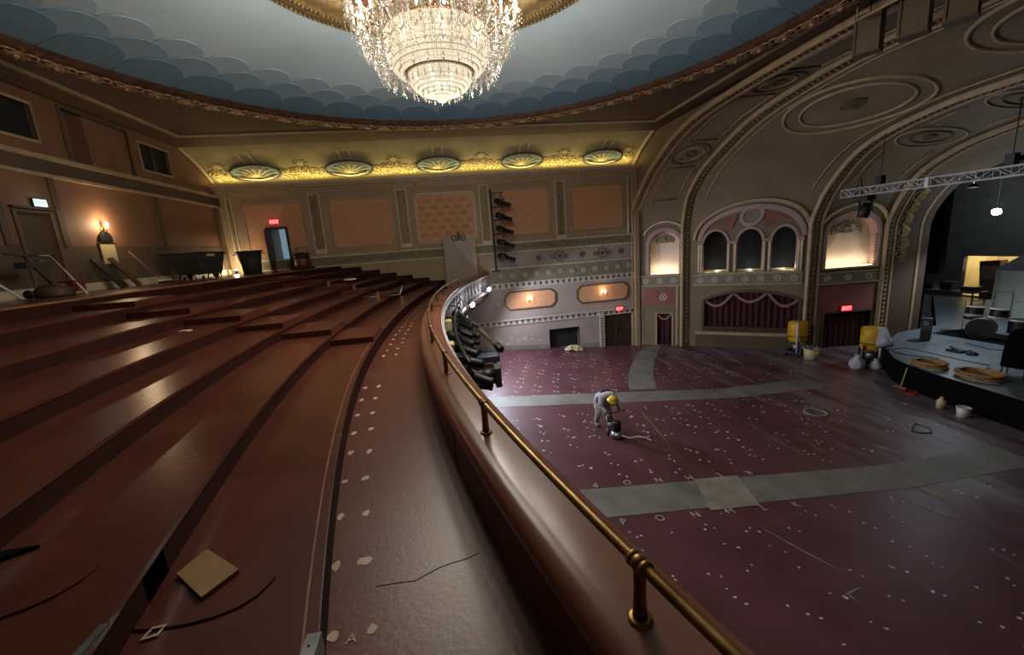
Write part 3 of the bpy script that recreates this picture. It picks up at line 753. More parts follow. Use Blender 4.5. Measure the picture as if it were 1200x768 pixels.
# ================================================================ REAR WALL OF THE BALCONY
mb = MB()
wall_holes(mb, Mleft, -5.6, YW+0.25, -6.6, 4.95, [(11.2, 13.75, 3.62, 4.62), (14.62, 17.25, 3.25, 4.84), (17.7, 19.38, 3.62, 4.58), (12.48, 13.38, -0.45, 1.70)])
wl = struct(mb.build('wall_left', 'wall_brown'), 'brown rear wall of the balcony')
mb = MB(); mb.rect(Mleft, -5.6, 12.4, -0.45, 0.87, 0.0, 0.015); mb.rect(Mleft, 13.46, YW, -0.45, 0.87, 0.0, 0.015); mb.build('dado', 'wall_dado', wl)
mb = MB(); mb.rect(Mleft, -5.6, YW, 3.28, 4.95, 0.0, 0.012)
mb = MB(); mb.rect(Mleft, -5.6, YW, 2.78, 3.18, 0.0, 0.10); belt = mb.build('belt_course', 'wall_dado', wl)
mb = MB(); mb.rect(Mleft, -5.6, YW, 3.15, 3.27, 0.0, 0.18); mb.rect(Mleft, -5.6, YW, 2.70, 2.78, 0.0, 0.14); mb.build('belt_moulding', 'trim', belt)
mb = MB()
for a, b in ((11.2, 13.75), (17.7, 19.38)):
    mb = MB(); mb.ribbon(Mleft, [(a,3.62),(b,3.62),(b,4.6),(a,4.6)], 0.08, 0, 0.04, True); wn = struct(mb.build('window_1', 'trim'), 'dark glazed window of the projection gallery')
    mb = MB(); mb.rect(Mleft, a, b, 3.62, 4.6, -0.16, -0.12); mb.build('pane', 'void', wn)
    mb = MB(); mb.rect(Mleft, (a+b)/2-0.03, (a+b)/2+0.03, 3.62, 4.6, -0.12, -0.06); mb.build('mullion', 'wall_dado', wn)
mb = MB(); mb.rect(Mleft, 14.62, 17.25, 3.25, 4.84, -0.55, -0.5); al = mb.build('alcove_back', 'wall_brown', wl)
mb = MB(); mb.rect(Mleft, 15.5, 17.25, 3.25, 4.84, -0.5, -0.06); mb.build('alcove_panel', 'wall_brown', wl)
mb = MB(); mb.rect(Mleft, 14.66, 15.0, 3.28, 4.2, -0.5, -0.47); mb.build('alcove_slit', 'void', wl)
mb = MB(); mb.ribbon(Mleft, [(14.62,3.25),(14.62,4.84),(17.25,4.84),(17.25,3.25)], 0.14, 0, 0.03); mb.build('alcove_frame', 'trim_dark', wl)
mb = MB(); mb.rect(Mleft, 17.78, 18.0, 0.87, 2.7, 0, 0.05); mb.rect(Mleft, 12.0, 12.18, 0.87, 2.7, 0, 0.05); mb.rect(Mleft, 13.6, 13.78, 0.87, 2.7, 0, 0.05); mb.rect(Mleft, 21.9, 22.1, -0.45, 2.7, 0, 0.05); mb.build('wall_strips', 'wall_dado', wl)
mb = MB(); mb.rect(Mleft, -5.6, 12.4, -0.45, -0.22, 0, 0.04); mb.rect(Mleft, 13.46, YW-0.1, -0.45, -0.22, 0, 0.04); bb = struct(mb.build('baseboard_left', 'trim_light'))
d3 = sempty('door_3', 'dark door at the back of the balcony under the cool white sign')
mb = MB(); mb.ribbon(Mleft, [(12.43,-0.45),(12.43,1.75),(13.43,1.75),(13.43,-0.45)], 0.1, -0.02, 0.05); mb.build('frame', 'wall_dado', d3)
mb = MB(); mb.rect(Mleft, 12.48, 13.38, -0.44, 1.70, -0.14, -0.09); lf = mb.build('door_leaf', 'wall_dado', d3)
mb = MB(); mb.box(XL-0.09, XL-0.03, 13.22, 13.30, 0.45, 0.62); mb.build('handle', 'brass', lf)
mb = MB(); mb.box(XL, XL+0.10, 12.36, 13.5, 1.80, 1.86); mb.build('door_head_board', 'wood_dark', d3)  # dark timber board across the door head
# near side wall and rear-lower walls close the room behind the camera
mb = MB(); mb.box(XL, 24, -5.9, -5.6, -6.6, 4.95); struct(mb.build('wall_near', 'wall_tan'))
# ================================================================ CEILING, DOME, COVE
ZC = 4.93; DC = (0.26, 8.52); DR = 8.77
ceiling = sempty('ceiling', 'umber ceiling round the shallow blue dome')
mb = MB(); N = 96
x0, x1, y0, y1 = XL-0.1, 11.0, -5.7, 20.1
for i in range(N):
    a = 2*PI*i/N; c, s = math.cos(a), math.sin(a)
    mb.v.append((DC[0]+9.30*c, DC[1]+9.30*s, ZC))
for i in range(N):
    a = 2*PI*i/N; c, s = math.cos(a), math.sin(a)
    t = min([(x1-DC[0])/c if c > 1e-6 else 1e9, (x0-DC[0])/c if c < -1e-6 else 1e9, (y1-DC[1])/s if s > 1e-6 else 1e9, (y0-DC[1])/s if s < -1e-6 else 1e9])
    mb.v.append((DC[0]+t*c, DC[1]+t*s, ZC))
for cx, cy in ((x0, y0), (x1, y0), (x1, y1), (x0, y1)): mb.v.append((cx, cy, ZC))
for i in range(N):
    j = (i+1) % N; mb.f.append((i, j, N+j, N+i)); mb.sm.append(False)
    A, B = mb.v[N+i], mb.v[N+j]
    if abs(A[0]-B[0]) > 1e-4 and abs(A[1]-B[1]) > 1e-4:
        for q in range(4):
            cx, cy = mb.v[2*N+q][:2]
            if (abs(A[0]-cx) < 1e-3 or abs(A[1]-cy) < 1e-3) and (abs(B[0]-cx) < 1e-3 or abs(B[1]-cy) < 1e-3): mb.f.append((N+i, N+j, 2*N+q)); mb.sm.append(False)
mb.build('flat_ceiling', 'ceil', ceiling)
# rectangular border moulding on the ceiling
Mc = lambda u, v, d: (u, v, ZC-d)
BX0, BX1, BY0, BY1 = -9.45, 9.85, -1.4, 18.42
mb = MB()
for off, wd, d in ((0.0, 0.07, 0.07), (0.16, 0.04, 0.03)):
    p = [(BX0-off, BY0-off), (BX1+off, BY0-off), (BX1+off, BY1+off), (BX0-off, BY1+off)]
    for a, b in zip(p, p[1:]+p[:1]):
        mb.ribbon(Mc, [a, b], wd, 0.0, d)
mb.build('border_moulding', 'trim', ceiling)
# dome
def domez(r): return 5.72-0.70*(r/DR)**2
mb = MB(); mb.lathe([(r, domez(r)) for r in (9.3, 8.9, 8.4, 7.5, 6.5, 5.5, 4.5, 3.5, 2.5, 1.5, 0.001)], 96, (DC[0], DC[1], 0), cap=False)
dome = mb.build('ceiling_dome', 'dome'); struct(dome, 'shallow blue grey dome painted with overlapping scallops')
# scallops: overlapping half-round scales in three rows round the rim
def scallop(rc, hw, ht, lift, m, count, a0, src=None):
    first = None
    for k in range(count):
        a = a0+2*PI*k/count
        if first is None:
            mb = MB(); n = 12; ring = []
            # half-ellipse in the plane of the dome; local x tangential, local -y towards the centre
            for i in range(n+1):
                t = PI*i/n; ring.append((hw*math.cos(t), ht*math.sin(t)))
            ring = [(hw, -0.5)]+ring+[(-hw, -0.5)]
            for d in (0.0, -0.022):
                for lx, ly in ring:
                    r = math.hypot(rc-ly, lx); mb.v.append((lx, -(rc-ly), domez(r)+lift*-1+d))
            nn = len(ring)
            # fan from an inner strip so the plate follows the dome
            c0 = len(mb.v); mb.v.append((0, -(rc-ht*0.2), domez(rc-ht*0.2)-lift-0.022))
            for i in range(nn):
                j = (i+1) % nn; mb.f.append((nn+i, nn+j, c0)); mb.sm.append(False); mb.f.append((i, j, nn+j, nn+i)); mb.sm.append(False)
            first = mb.build('scallop', m, dome); o = first
        else:
            o = first.copy(); col.objects.link(o)
        o.location = (DC[0], DC[1], 0); o.rotation_euler = (0, 0, a)
NS = 40; HW = 2*PI*8.3/NS/2
scallop(7.55, HW*0.93, 0.85, 0.015, 'scale_c', NS, 0.5*2*PI/NS)
scallop(8.0, HW*0.98, 0.80, 0.045, 'scale_b', NS, 0.0)
scallop(8.55, HW*1.03, 0.80, 0.075, 'scale_a', NS, 0.5*2*PI/NS)
# ornate ring moulding round the dome
mb = MB(); mb.lathe([(8.70, 5.10), (8.72, 4.98), (8.78, 4.92), (8.84, 4.93), (8.92, 4.84), (9.10, 4.76), (9.34, 4.76), (9.48, 4.82), (9.54, 4.88), (9.66, 4.88), (9.68, 4.94), (9.72, 4.95)], 128, (DC[0], DC[1], 0), cap=False)
ringm = mb.build('trim_1', 'ceil_moulding'); struct(ringm, 'ornate umber ring moulding round the dome')
mb = MB(); mb.lathe([(8.74, 4.97), (8.76, 4.93), (8.80, 4.93), (8.82, 4.97)], 128, (DC[0], DC[1], 0), cap=False); mb.build('blue_fillet', 'scale_a', ringm)
# acanthus leaf relief copied round the ring
mb = MB()
Ml = lambda u, v, d: (u*1.35, -9.22-v*1.35, 4.755-d*1.3+0.6*v*v)
for sg in (-1, 1):
    mb.mtube(Ml, scroll(sg*0.17, 0.0, 0.14, 1.2, sg, 10, rot=0 if sg < 0 else PI), 0.026, 0.01, 5)
    mb.slab(Ml, [(0, -0.12), (sg*0.12, -0.02), (sg*0.2, 0.16), (sg*0.06, 0.1), (0, 0.2)][::sg], 0.0, 0.05)
mb.ball((0, -9.26, 4.72), 0.085, 6, 4)
lf0 = None
for k in range(84):
    if lf0 is None: lf0 = mb.build('leaf_ornament', 'leaf_relief', ringm); o = lf0
    else: o = lf0.copy(); col.objects.link(o)
    o.location = (DC[0], DC[1], 0); o.rotation_euler = (0, 0, 2*PI*k/84)
# inner ring round the chandelier
mb = MB(); mb.lathe([(4.05, 5.62), (4.02, 5.50), (3.9, 5.44), (3.78, 5.46), (3.72, 5.40), (3.55, 5.36), (3.40, 5.40), (3.34, 5.44), (3.18, 5.40), (3.05, 5.44), (3.0, 5.52), (2.9, 5.6)], 96, (DC[0], DC[1], 0), cap=False)
inr = mb.build('trim_2', 'gold'); struct(inr, 'gilded inner ring of the dome round the chandelier')
mb = MB(); mb.lathe([(3.0, 5.55), (0.0, 5.60)], 48, (DC[0], DC[1], 0), cap=False); mb.build('rose_disc', 'wall_brown', inr)
for k in range(12):
    a = 2*PI*k/12; t = Vector((-math.sin(a), math.cos(a), 0)); c = Vector((math.cos(a), math.sin(a), 0))
    Mi = lambda u, v, d, t=t, c=c: tuple(Vector((DC[0], DC[1], 5.55-d))+c*v+t*u)
    mb = MB(); mb.ribbon(Mi, [(-0.05, 0.6), (-0.05, 2.95)], 0.12, 0.0, 0.06); mb.build('rose_rib', 'gilt_bright', inr)
# dentil beads of the inner ring
mb = MB()
for k in range(220):
    a = 2*PI*k/220; mb.ball((DC[0]+3.86*math.cos(a), DC[1]+3.86*math.sin(a), 5.44), 0.042, 6, 4); mb.ball((DC[0]+3.46*math.cos(a), DC[1]+3.46*math.sin(a), 5.37), 0.035, 6, 4)
mb.build('egg_beads', 'gold', inr)
# cove along the side wall
CP = (22.45, 3.78); CD = (-0.887, 0.462); CN = (-0.462, -0.887)
def Mcv(u, s, d):
    b = 0.10*math.sin(PI*min(1, max(0, s/2.4)))          # slight hollow
    return (u, CP[0]+CD[0]*s+CN[0]*(d-b), CP[1]+CD[1]*s+CN[1]*(d-b))
mb = MB(); mb.grid(lambda a, b: Mcv(XL+(XR+0.1-XL)*a, 2.75*b, 0), 24, 10)
cove = struct(mb.build('cove_side', 'cove'), 'sloping lit cove above the side wall cornice')
def CV(px, py):
    d = ray(px, py); n = Vector((0, CN[0], CN[1])); p0 = Vector((0, CP[0], CP[1])); t = p0.dot(n)/d.dot(n); P = d*t
    return P.x, (P.y-CP[0])*CD[0]+(P.z-CP[1])*CD[1]
MED = [300, 409, 514, 612, 706]; MEDY = [203, 196, 191, 187, 184]
mu = [CV(a, b)[0] for a, b in zip(MED, MEDY)]
for u in mu:
    mb = MB(); s0 = 0.74; W_, H_ = 1.08, 0.56
    rim = [(u+W_*math.cos(t), s0+H_*math.sin(t)) for t in [2*PI*i/28 for i in range(28)]]
    mb.slab(Mcv, rim, 0.0, 0.10); sh = mb.build('shell_medallion', 'cove_blue', cove)
    mb = MB(); mb.tube([Mcv(a, b, 0.11) for a, b in rim], 0.055, 6, closed=True)
    mb.build('medallion_rim', 'trim_dark', sh)
    mb = MB()
    for i in range(9):
        t = PI*(0.06+0.88*i/8)
        mb.slab(Mcv, [(u+0.10*math.cos(t)-0.03*math.sin(t), s0-0.26+0.05*math.sin(t)), (u+0.10*math.cos(t)+0.03*math.sin(t), s0-0.26+0.05*math.sin(t)+0.02), (u+0.92*math.cos(t)+0.08*math.sin(t), s0-0.26+0.60*math.sin(t)), (u+0.92*math.cos(t)-0.08*math.sin(t), s0-0.26+0.60*math.sin(t))], 0.10, 0.135)
    mb.tube([Mcv(u+0.75*q, s0-0.30-0.08*math.cos(3*q), 0.14) for q in [-1+0.2*i for i in range(11)]], 0.05, 5)
    mb.build('shell_ribs', 'gilt_bright', sh)
    mb = MB()
    for sg in (-0.22, 0.22): mb.ribbon(Mcv, [(u+sg, 1.12), (u+sg, 2.1)], 0.06, 0.0, 0.035)
    mb.build('cove_band', 'trim_light', cove)
def scrollwork(ua, ub):
    """gilt foliage between two medallions with a star finial in the middle"""
    m_ = (ua+ub)/2; mb = MB()
    for sg in (-1, 1):
        L = (ub-ua)/2
        for j in range(4):
            c = m_+sg*(0.26+j*(L-0.4)/4); r = 0.27-0.02*j
            mb.mtube(Mcv, scroll(c, 0.52+0.14*(j % 2), r, 1.35, sg*(1 if j % 2 else -1), 12, rot=PI*(j % 2)), 0.026, 0.02, 5)
            mb.slab(Mcv, [(c-0.05, 0.2), (c+0.05, 0.2), (c+sg*0.16, 0.45), (c, 0.36)], 0.0, 0.05)
    mb.mtube(Mcv, [(m_, 0.15), (m_, 1.0)], 0.03, 0.01, 6)
    for sg in (-1, 1): mb.mtube(Mcv, scroll(m_+sg*0.2, 0.80, 0.16, 1.3, -sg, 10, rot=0 if sg < 0 else PI), 0.022, 0.02, 5)
    for i in range(8):
        t = 2*PI*i/8; mb.slab(Mcv, [(m_-0.04*math.sin(t), 1.15+0.04*math.cos(t)), (m_+0.36*math.cos(t), 1.15+0.32*math.sin(t)), (m_+0.06*math.sin(t), 1.15-0.06*math.cos(t))], 0.0, 0.035)
    mb.build('gilt_scrollwork', 'gilt_bright', cove)
sp_ = [mu[0]-1.1*2]+mu+[XR]
for a, b in zip(mu, mu[1:]): scrollwork(a+0.9, b-0.9)
scrollwork(mu[0]-2.0, mu[0]-0.9); scrollwork(mu[-1]+0.9, mu[-1]+1.7)
mb = MB(); mb.tube([Mcv(XL+0.05, 2.6*i/8, 0.03) for i in range(9)], 0.07, 6); mb.tube([Mcv(XR, 2.6*i/8, 0.03) for i in range(9)], 0.10, 6); mb.build('cove_end_moulding', 'trim_light', cove)
# cove tube lights lie in the trough behind the cornice lip
ct = thing('cove_tube_light', 'continuous yellow tube light hidden in the trough of the cove', 'light strip', (0, 0, 0))
mb = MB(); mb.tube([(XL+0.2, 22.02, 3.645), (XR-0.1, 22.02, 3.645)], 0.02, 6); mb.build('tube', 'cove_tube', ct)
for i in range(6):
    u = XL+0.2+(XR-XL-0.4)*(i+0.5)/6
    L = lamp('cove_light', 'AREA', (u, 22.04, 3.68), P_COVE/6, (1.0, 0.82, 0.32), ct, shape='RECTANGLE', size=3.4); L.data.size_y = 0.05
    L.rotation_euler = (PI+0.15, 0, 0)

# ================================================================ SPLAYED PROSCENIUM VAULT WITH BOXES
YC = 8.52
RIB = [
 (10.80, [(14.1,-6.5),(14.1,0.6),(13.95,1.4),(12.8,2.5),(11.85,3.2),(10.1,4.05),(8.6,4.5),(7.0,4.72),(4.0,4.86),(0,4.90)]),
 (13.20, [(12.7,-6.5),(12.7,0.3),(12.35,1.6),(11.6,2.5),(10.56,3.22),(7.75,4.38),(4.2,4.92),(1.7,4.95),(0,4.95)]),
 (17.80, [(9.3,-6.5),(9.3,0.0),(9.15,0.4),(8.5,1.59),(6.96,2.98),(4.5,3.65),(2.4,3.82),(0,3.86)]),
 (21.40, [(8.75,-6.5),(8.75,-0.5),(8.6,0.1),(8.1,1.12),(7.3,2.02),(5.6,2.78),(3.0,3.2),(0,3.32)]),
 (23.00, [(8.15,-6.5),(8.15,-0.6),(7.95,0.1),(7.35,1.0),(6.5,1.55),(4.4,2.2),(2.2,2.5),(0,2.6)]),
]
def catmull(pts, n=6):
    out = []
    for i in range(len(pts)-1):
        p0 = pts[max(i-1, 0)]; p1 = pts[i]; p2 = pts[i+1]; p3 = pts[min(i+2, len(pts)-1)]
        for k in range(n):
            t = k/n
            out.append(tuple(0.5*((2*b)+(-a+c)*t+(2*a-5*b+4*c-d)*t*t+(-a+3*b-3*c+d)*t**3) for a, b, c, d in zip(p0, p1, p2, p3)))
    out.append(pts[-1]); return out
RC = [(X_, [p[0]]+catmull(p[1:])) for X_, p in RIB]
def dyz(i, z):                               # half width of rib i at height z
    p = RC[i][1]
    for a, b in zip(p, p[1:]):
        if a[1] <= z <= b[1] and b[1] > a[1]: return a[0]+(b[0]-a[0])*(z-a[1])/(b[1]-a[1])
    return p[-1][0] if z > p[-1][1] else p[0][0]
ZCUT = 1.5
def archpts(i, n=40):                        # from ZCUT to the crown by arc length
    p = [(dyz(i, ZCUT), ZCUT)]+[q for q in RC[i][1] if q[1] > ZCUT+0.01]
    p[-1] = (0.0, p[-1][1])
    L = [0]
    for a, b in zip(p, p[1:]): L.append(L[-1]+math.hypot(b[0]-a[0], b[1]-a[1]))
    out = []
    for k in range(n+1):
        s = L[-1]*k/n; j = max(0, min(len(L)-2, next((q for q in range(len(L)-1) if L[q+1] >= s-1e-9), len(L)-2)))
        t = (s-L[j])/max(1e-9, L[j+1]-L[j]); out.append((p[j][0]+(p[j+1][0]-p[j][0])*t, p[j][1]+(p[j+1][1]-p[j][1])*t))
    return out
AP = [archpts(i) for i in range(5)]
def VS(i, u, s, d=0.0):                      # vault surface of bay i, u across 0..1, s along the arch 0..1 (crown), 1..2 mirrored
    mir = s > 1; t = (2-s if mir else s)*40
    j = min(39, int(t)); f_ = t-j
    P = []
    for q in (i, i+1):
        a, b = AP[q][j], AP[q][j+1]; P.append((RIB[q][0], a[0]+(b[0]-a[0])*f_, a[1]+(b[1]-a[1])*f_))
    x = P[0][0]+(P[1][0]-P[0][0])*u; dy = P[0][1]+(P[1][1]-P[0][1])*u; z = P[0][2]+(P[1][2]-P[0][2])*u
    a, b = AP[i][j], AP[i][j+1]; ty, tz = b[0]-a[0], b[1]-a[1]; L = math.hypot(ty, tz)
    dy -= d*(tz/L); z -= d*(-ty/L)
    return (x, YC+(dy if not mir else -dy), z)
def bay_len(i): return math.hypot(RIB[i+1][0]-RIB[i][0], RIB[i+1][1][0][0]-RIB[i][1][0][0])
def MBAY(i):
    L = bay_len(i); nx, ny = (RIB[i+1][1][0][0]-RIB[i][1][0][0])/L, -(RIB[i+1][0]-RIB[i][0])/L
    def M(u, z, d):
        t = u/L
        a, b = dyz(i, z), dyz(i+1, z)
        return (RIB[i][0]+(RIB[i+1][0]-RIB[i][0])*t+nx*d, YC+a+(b-a)*t+ny*d, z)
    return M
def BAY(i, px, py):
    L = bay_len(i); A = Vector((RIB[i][0], YC+RIB[i][1][0][0])); B = Vector((RIB[i+1][0], YC+RIB[i+1][1][0][0])); D = (B-A)/L; Nn = Vector((-D.y, D.x))
    r = ray(px, py); t = A.dot(Nn)/(r.x*Nn.x+r.y*Nn.y)
    return (Vector((r.x*t, r.y*t))-A).dot(D), r.z*t
def arch_path(u0, u1, z0, zs, zt, n=14):
    c = (u0+u1)/2; r = (u1-u0)/2
    return [(u0, z0), (u0, zs)]+[(c-r*math.cos(PI*i/n), zs+(zt-zs)*math.sin(PI*i/n)) for i in range(1, n)]+[(u1, zs), (u1, z0)]
def in_arch(u, z, u0, u1, z0, zs, zt):
    if not (u0 < u < u1 and z0 < z): return False
    if z <= zs: return True
    c = (u0+u1)/2; r = (u1-u0)/2
    return ((u-c)/r)**2+((z-zs)/(zt-zs))**2 < 1
vault = sempty('ceiling_vault', 'umber barrel vault of the proscenium splay with ribs and medallions')
for i in range(4):
    mb = MB(); mb.grid(lambda a, b, i=i: VS(i, a, 2*b), 6, 120)
    mb.build('vault_bay', 'vault', vault)
    # mirrored wall of the near side, out of the picture
    mb = MB(); mb.grid(lambda a, b, i=i: (RIB[i][0]+(RIB[i+1][0]-RIB[i][0])*a, YC-(dyz(i, -6.5+8.0*b)*(1-a)+dyz(i+1, -6.5+8.0*b)*a), -6.5+8.0*b), 3, 24); mb.build('near_bay_wall', 'vault', vault)
# closing pieces: ceiling strip beyond the border, wall above the proscenium opening
mb = MB(); pts = AP[4]
for s in (1, -1):
    base = len(mb.v)
    for dy, z in pts: mb.v += [(23.05, YC+s*dy, z), (23.05, YC+s*dy, 9.2)]
    for k in range(len(pts)-1): mb.f.append((base+2*k, base+2*k+1, base+2*k+3, base+2*k+2)); mb.sm.append(False)
    mb.add([(23.05, YC+s*8.1, -6.5), (23.05, YC+s*17, -6.5), (23.05, YC+s*17, 9.2), (23.05, YC+s*8.1, 9.2)], [(0, 1, 2, 3)])
struct(mb.build('wall_proscenium', 'black_soft'), 'black back of the proscenium wall')
mb = MB()                                    # spandrel between side wall, cove and first rib
pts = [(14.1, 0.6)]+[q for q in RC[0][1] if q[1] > 0.6]
base = 0
for dy, z in pts: mb.v += [(10.82, YC+dy, z), (10.82, max(YC+dy, YC+dy), 5.0)]
for k in range(len(pts)-1): mb.f.append((2*k, 2*k+1, 2*k+3, 2*k+2)); mb.sm.append(False)
mb.build('spandrel_wall', 'vault_red', vault)
mb = MB(); mb.box(10.7, 10.95, 22.3, 22.75, -6.5, 5.0); mb.build('corner_pier', 'wall_tan', vault)
# ribs
def rib_path(i, n=60):
    p = [(RIB[i][1][0][0], -6.5+ (ZCUT+6.5)*k/20) for k in range(20)]
    p = [(dyz(i, z), z) for _, z in p]+AP[i]
    full = [(YC+dy, z) for dy, z in p]+[(YC-dy, z) for dy, z in p[::-1][1:]]
    return full
def sweep(i, x0, x1, d0, d1, name, m, parent, every=None, rad=None):
    path = rib_path(i); mb = MB(); n = len(path); X_ = RIB[i][0]
    def nrm(k):
        a, b = path[max(k-1, 0)], path[min(k+1, n-1)]; ty, tz = b[0]-a[0], b[1]-a[1]; L = math.hypot(ty, tz); return (-tz/L, ty/L)
    fr = []
    for k in range(n):
        ny, nz = nrm(k)
        if ny*(YC-path[k][0])+nz*(-1) < 0 and not (abs(ny) < 1e-6 and abs(nz) < 1e-6): ny, nz = -ny, -nz
        fr.append((ny, nz))
    if every is None:
        for k in range(n):
            y, z = path[k]; ny, nz = fr[k]
            mb.v += [(X_+x0, y+ny*d0, z+nz*d0), (X_+x0, y+ny*d1, z+nz*d1), (X_+x1, y+ny*d1, z+nz*d1), (X_+x1, y+ny*d0, z+nz*d0)]
        for k in range(n-1):
            for q in range(3): mb.f.append((4*k+q, 4*k+4+q, 4*k+5+q, 4*k+1+q)); mb.sm.append(False)
    else:
        acc = 0; last = path[0]
        for k in range(1, n):
            a, b = path[k-1], path[k]; L = math.hypot(b[0]-a[0], b[1]-a[1]); t = every-acc
            while t < L:
                y, z = a[0]+(b[0]-a[0])*t/L, a[1]+(b[1]-a[1])*t/L; ny, nz = fr[k]
                mb.ball((X_+(x0+x1)/2, y+ny*d1, z+nz*d1), rad, 6, 4, (1.3, 1, 1)); t += every
            acc = L-(t-every)
    return mb.build(name, m, parent)
for i, wd in ((0, 0.42), (1, 0.62), (2, 0.55), (3, 0.45)):
    rb = sweep(i, -wd/2, wd/2, -0.05, 0.10, 'rib', 'vault_red', vault)
    for e in (-1, 1): sweep(i, e*wd/2-0.045, e*wd/2+0.045, 0.0, 0.17, 'rib_fillet', 'trim', rb)
    o = sweep(i, -0.08, 0.08, 0.1, 0.11, 'rib_beads', 'gold', rb, every=0.22, rad=0.075); o['kind'] = 'stuff'
# vault panel mouldings
def Mvs(i): return lambda u, s, d: VS(i, u, s, d)
def line(i, pts, wd, name='panel_moulding', m='trim', d=0.05):
    mb = MB(); mb.tube([VS(i, u, s, d*0.5) for u, s in pts], wd, 5, closed=(pts[0] == pts[-1] and False)); return mb.build(name, m, vault)
def vring(i, cu, cs, ru, rs, wd, m='trim', d=0.05, n=36):
    mb = MB(); mb.tube([VS(i, cu+ru*math.cos(2*PI*k/n), cs+rs*math.sin(2*PI*k/n), d*0.5) for k in range(n)], wd, 6, closed=True); return mb.build('medallion_ring', m, vault)
for cs in (0.24, 0.62, 1.38):
    vring(0, 0.5, cs, 0.30, 0.050, 0.035, 'trim_dark'); vring(0, 0.5, cs, 0.20, 0.034, 0.03); vring(0, 0.5, cs, 0.07, 0.012, 0.05, 'trim_dark')
for s0, s1 in ((0.02, 0.17), (0.31, 0.55), (0.69, 1.31)):
    line(0, [(0.26, s0), (0.26, (s0+s1)/2), (0.26, s1)], 0.03); line(0, [(0.74, s0), (0.74, (s0+s1)/2), (0.74, s1)], 0.03)
    line(0, [(0.26, s0), (0.74, s0)], 0.03, m='trim_dark'); line(0, [(0.26, s1), (0.74, s1)], 0.03, m='trim_dark')
for u in (0.12, 0.88): line(1, [(u, 0.02*k) for k in range(0, 100)], 0.03)
for cs in (0.50, 1.0, 1.5):
    vring(1, 0.5, cs, 0.36, 0.175, 0.06); vring(1, 0.5, cs, 0.27, 0.135, 0.05)
    mb = MB(); mb.lathe([(0.0, 0.16), (0.12, 0.15), (0.2, 0.08), (0.42, 0.03), (0.45, 0.0)], 18, VS(1, 0.5, cs, 0), Vector(VS(1, 0.5, cs, 1))-Vector(VS(1, 0.5, cs, 0))); mb.build('medallion_rosette', 'trim_dark', vault)
for cs in (0.30, 0.62, 1.38):
    vring(2, 0.5, cs, 0.33, 0.075, 0.04); vring(2, 0.5, cs, 0.2, 0.045, 0.03, 'trim_dark')
    mb = MB(); mb.lathe([(0.0, 0.12), (0.1, 0.1), (0.2, 0.03), (0.22, 0.0)], 14, VS(2, 0.5, cs, 0), Vector(VS(2, 0.5, cs, 1))-Vector(VS(2, 0.5, cs, 0))); mb.build('medallion_rosette', 'trim_dark', vault)
for s0, s1 in ((0.02, 0.2), (0.40, 0.52), (0.72, 1.28)):
    for u in (0.22, 0.78): line(2, [(u, s0), (u, (s0+s1)/2), (u, s1)], 0.03)
# ---------------------------------------------------------------- the three box bays of the splay wall
splay = sempty('wall_splay', 'splayed proscenium wall with boxes, niches and curtains')
def bay_wall(i, holes, m):
    L = bay_len(i); M = MBAY(i); H0, H1 = -6.5, ZCUT
    nu, nv = max(20, int(L/0.07)), 110
    mb = MB(); mb.grid(lambda a, b: M(a*L, H0+(H1-H0)*b, 0), nu, nv, smooth=False, skip=lambda a, b: any(h(a*L, H0+(H1-H0)*b) for h in holes))
    return mb.build('bay_wall', m, splay)
def niche_lamp(M, u0, u1, z, label, power, d=-0.18):
    t = thing('niche_footlight', label, 'light', (0, 0, 0), 0, 'footlights in the wall niches')
    mb = MB(); mb.tube([M(u0+0.08, z, d), M(u1-0.08, z, d)], 0.02, 6); mb.build('tube', 'cove_tube_warm', t)
    a, b = Vector(M(u0, z, d)), Vector(M(u1, z, d)); c = (a+b)/2; D = (b-a).normalized()
    Lm = lamp('niche_light', 'AREA', c+Vector((0, 0, 0.05)), power, (1.0, 0.84, 0.58), t, shape='RECTANGLE', size=(b-a).length*0.9); Lm.data.size_y = 0.05
    out = Vector(M((u0+u1)/2, z, 1))-Vector(M((u0+u1)/2, z, 0)); zdir = -(Vector((0, 0, 1))*0.8-out.normalized()*0.45).normalized()
    X_ = D; Y_ = zdir.cross(X_).normalized()
    Lm.matrix_world = Matrix(((X_.x, Y_.x, zdir.x, Lm.location.x), (X_.y, Y_.y, zdir.y, Lm.location.y), (X_.z, Y_.z, zdir.z, Lm.location.z), (0, 0, 0, 1)))
K['cove_tube_warm'] = emit('niche_tube', (255, 224, 160), 4.0)
def band(i, z0, z1, u0, u1, nros, name='rosette_band'):
    M = MBAY(i); mb = MB(); mb.rect(M, u0, u1, z0, z1, 0.0, 0.06); b = mb.build(name, 'wall_green', splay)
    mb = MB(); mb.rect(M, u0, u1, z0-0.08, z0, 0.0, 0.12); mb.rect(M, u0, u1, z1, z1+0.06, 0.0, 0.12); mb.build('band_moulding', 'trim', b)
    mb = MB()
    for k in range(nros):
        u = u0+(u1-u0)*(k+0.5)/nros; zc = (z0+z1)/2
        mb.ribbon(M, circ(u, zc, 0.14, 10), 0.05, 0.06, 0.09, True); mb.slab(M, circ(u, zc, 0.06, 6), 0.06, 0.10)
    mb.build('rosettes', 'white_trim', b)
def side_strips(i, u, wd, z0, z1):
    M = MBAY(i); mb = MB(); mb.rect(M, u-wd/2, u+wd/2, z0, z1, 0.0, 0.04); p = mb.build('pilaster_strip', 'trim', splay)
    return p
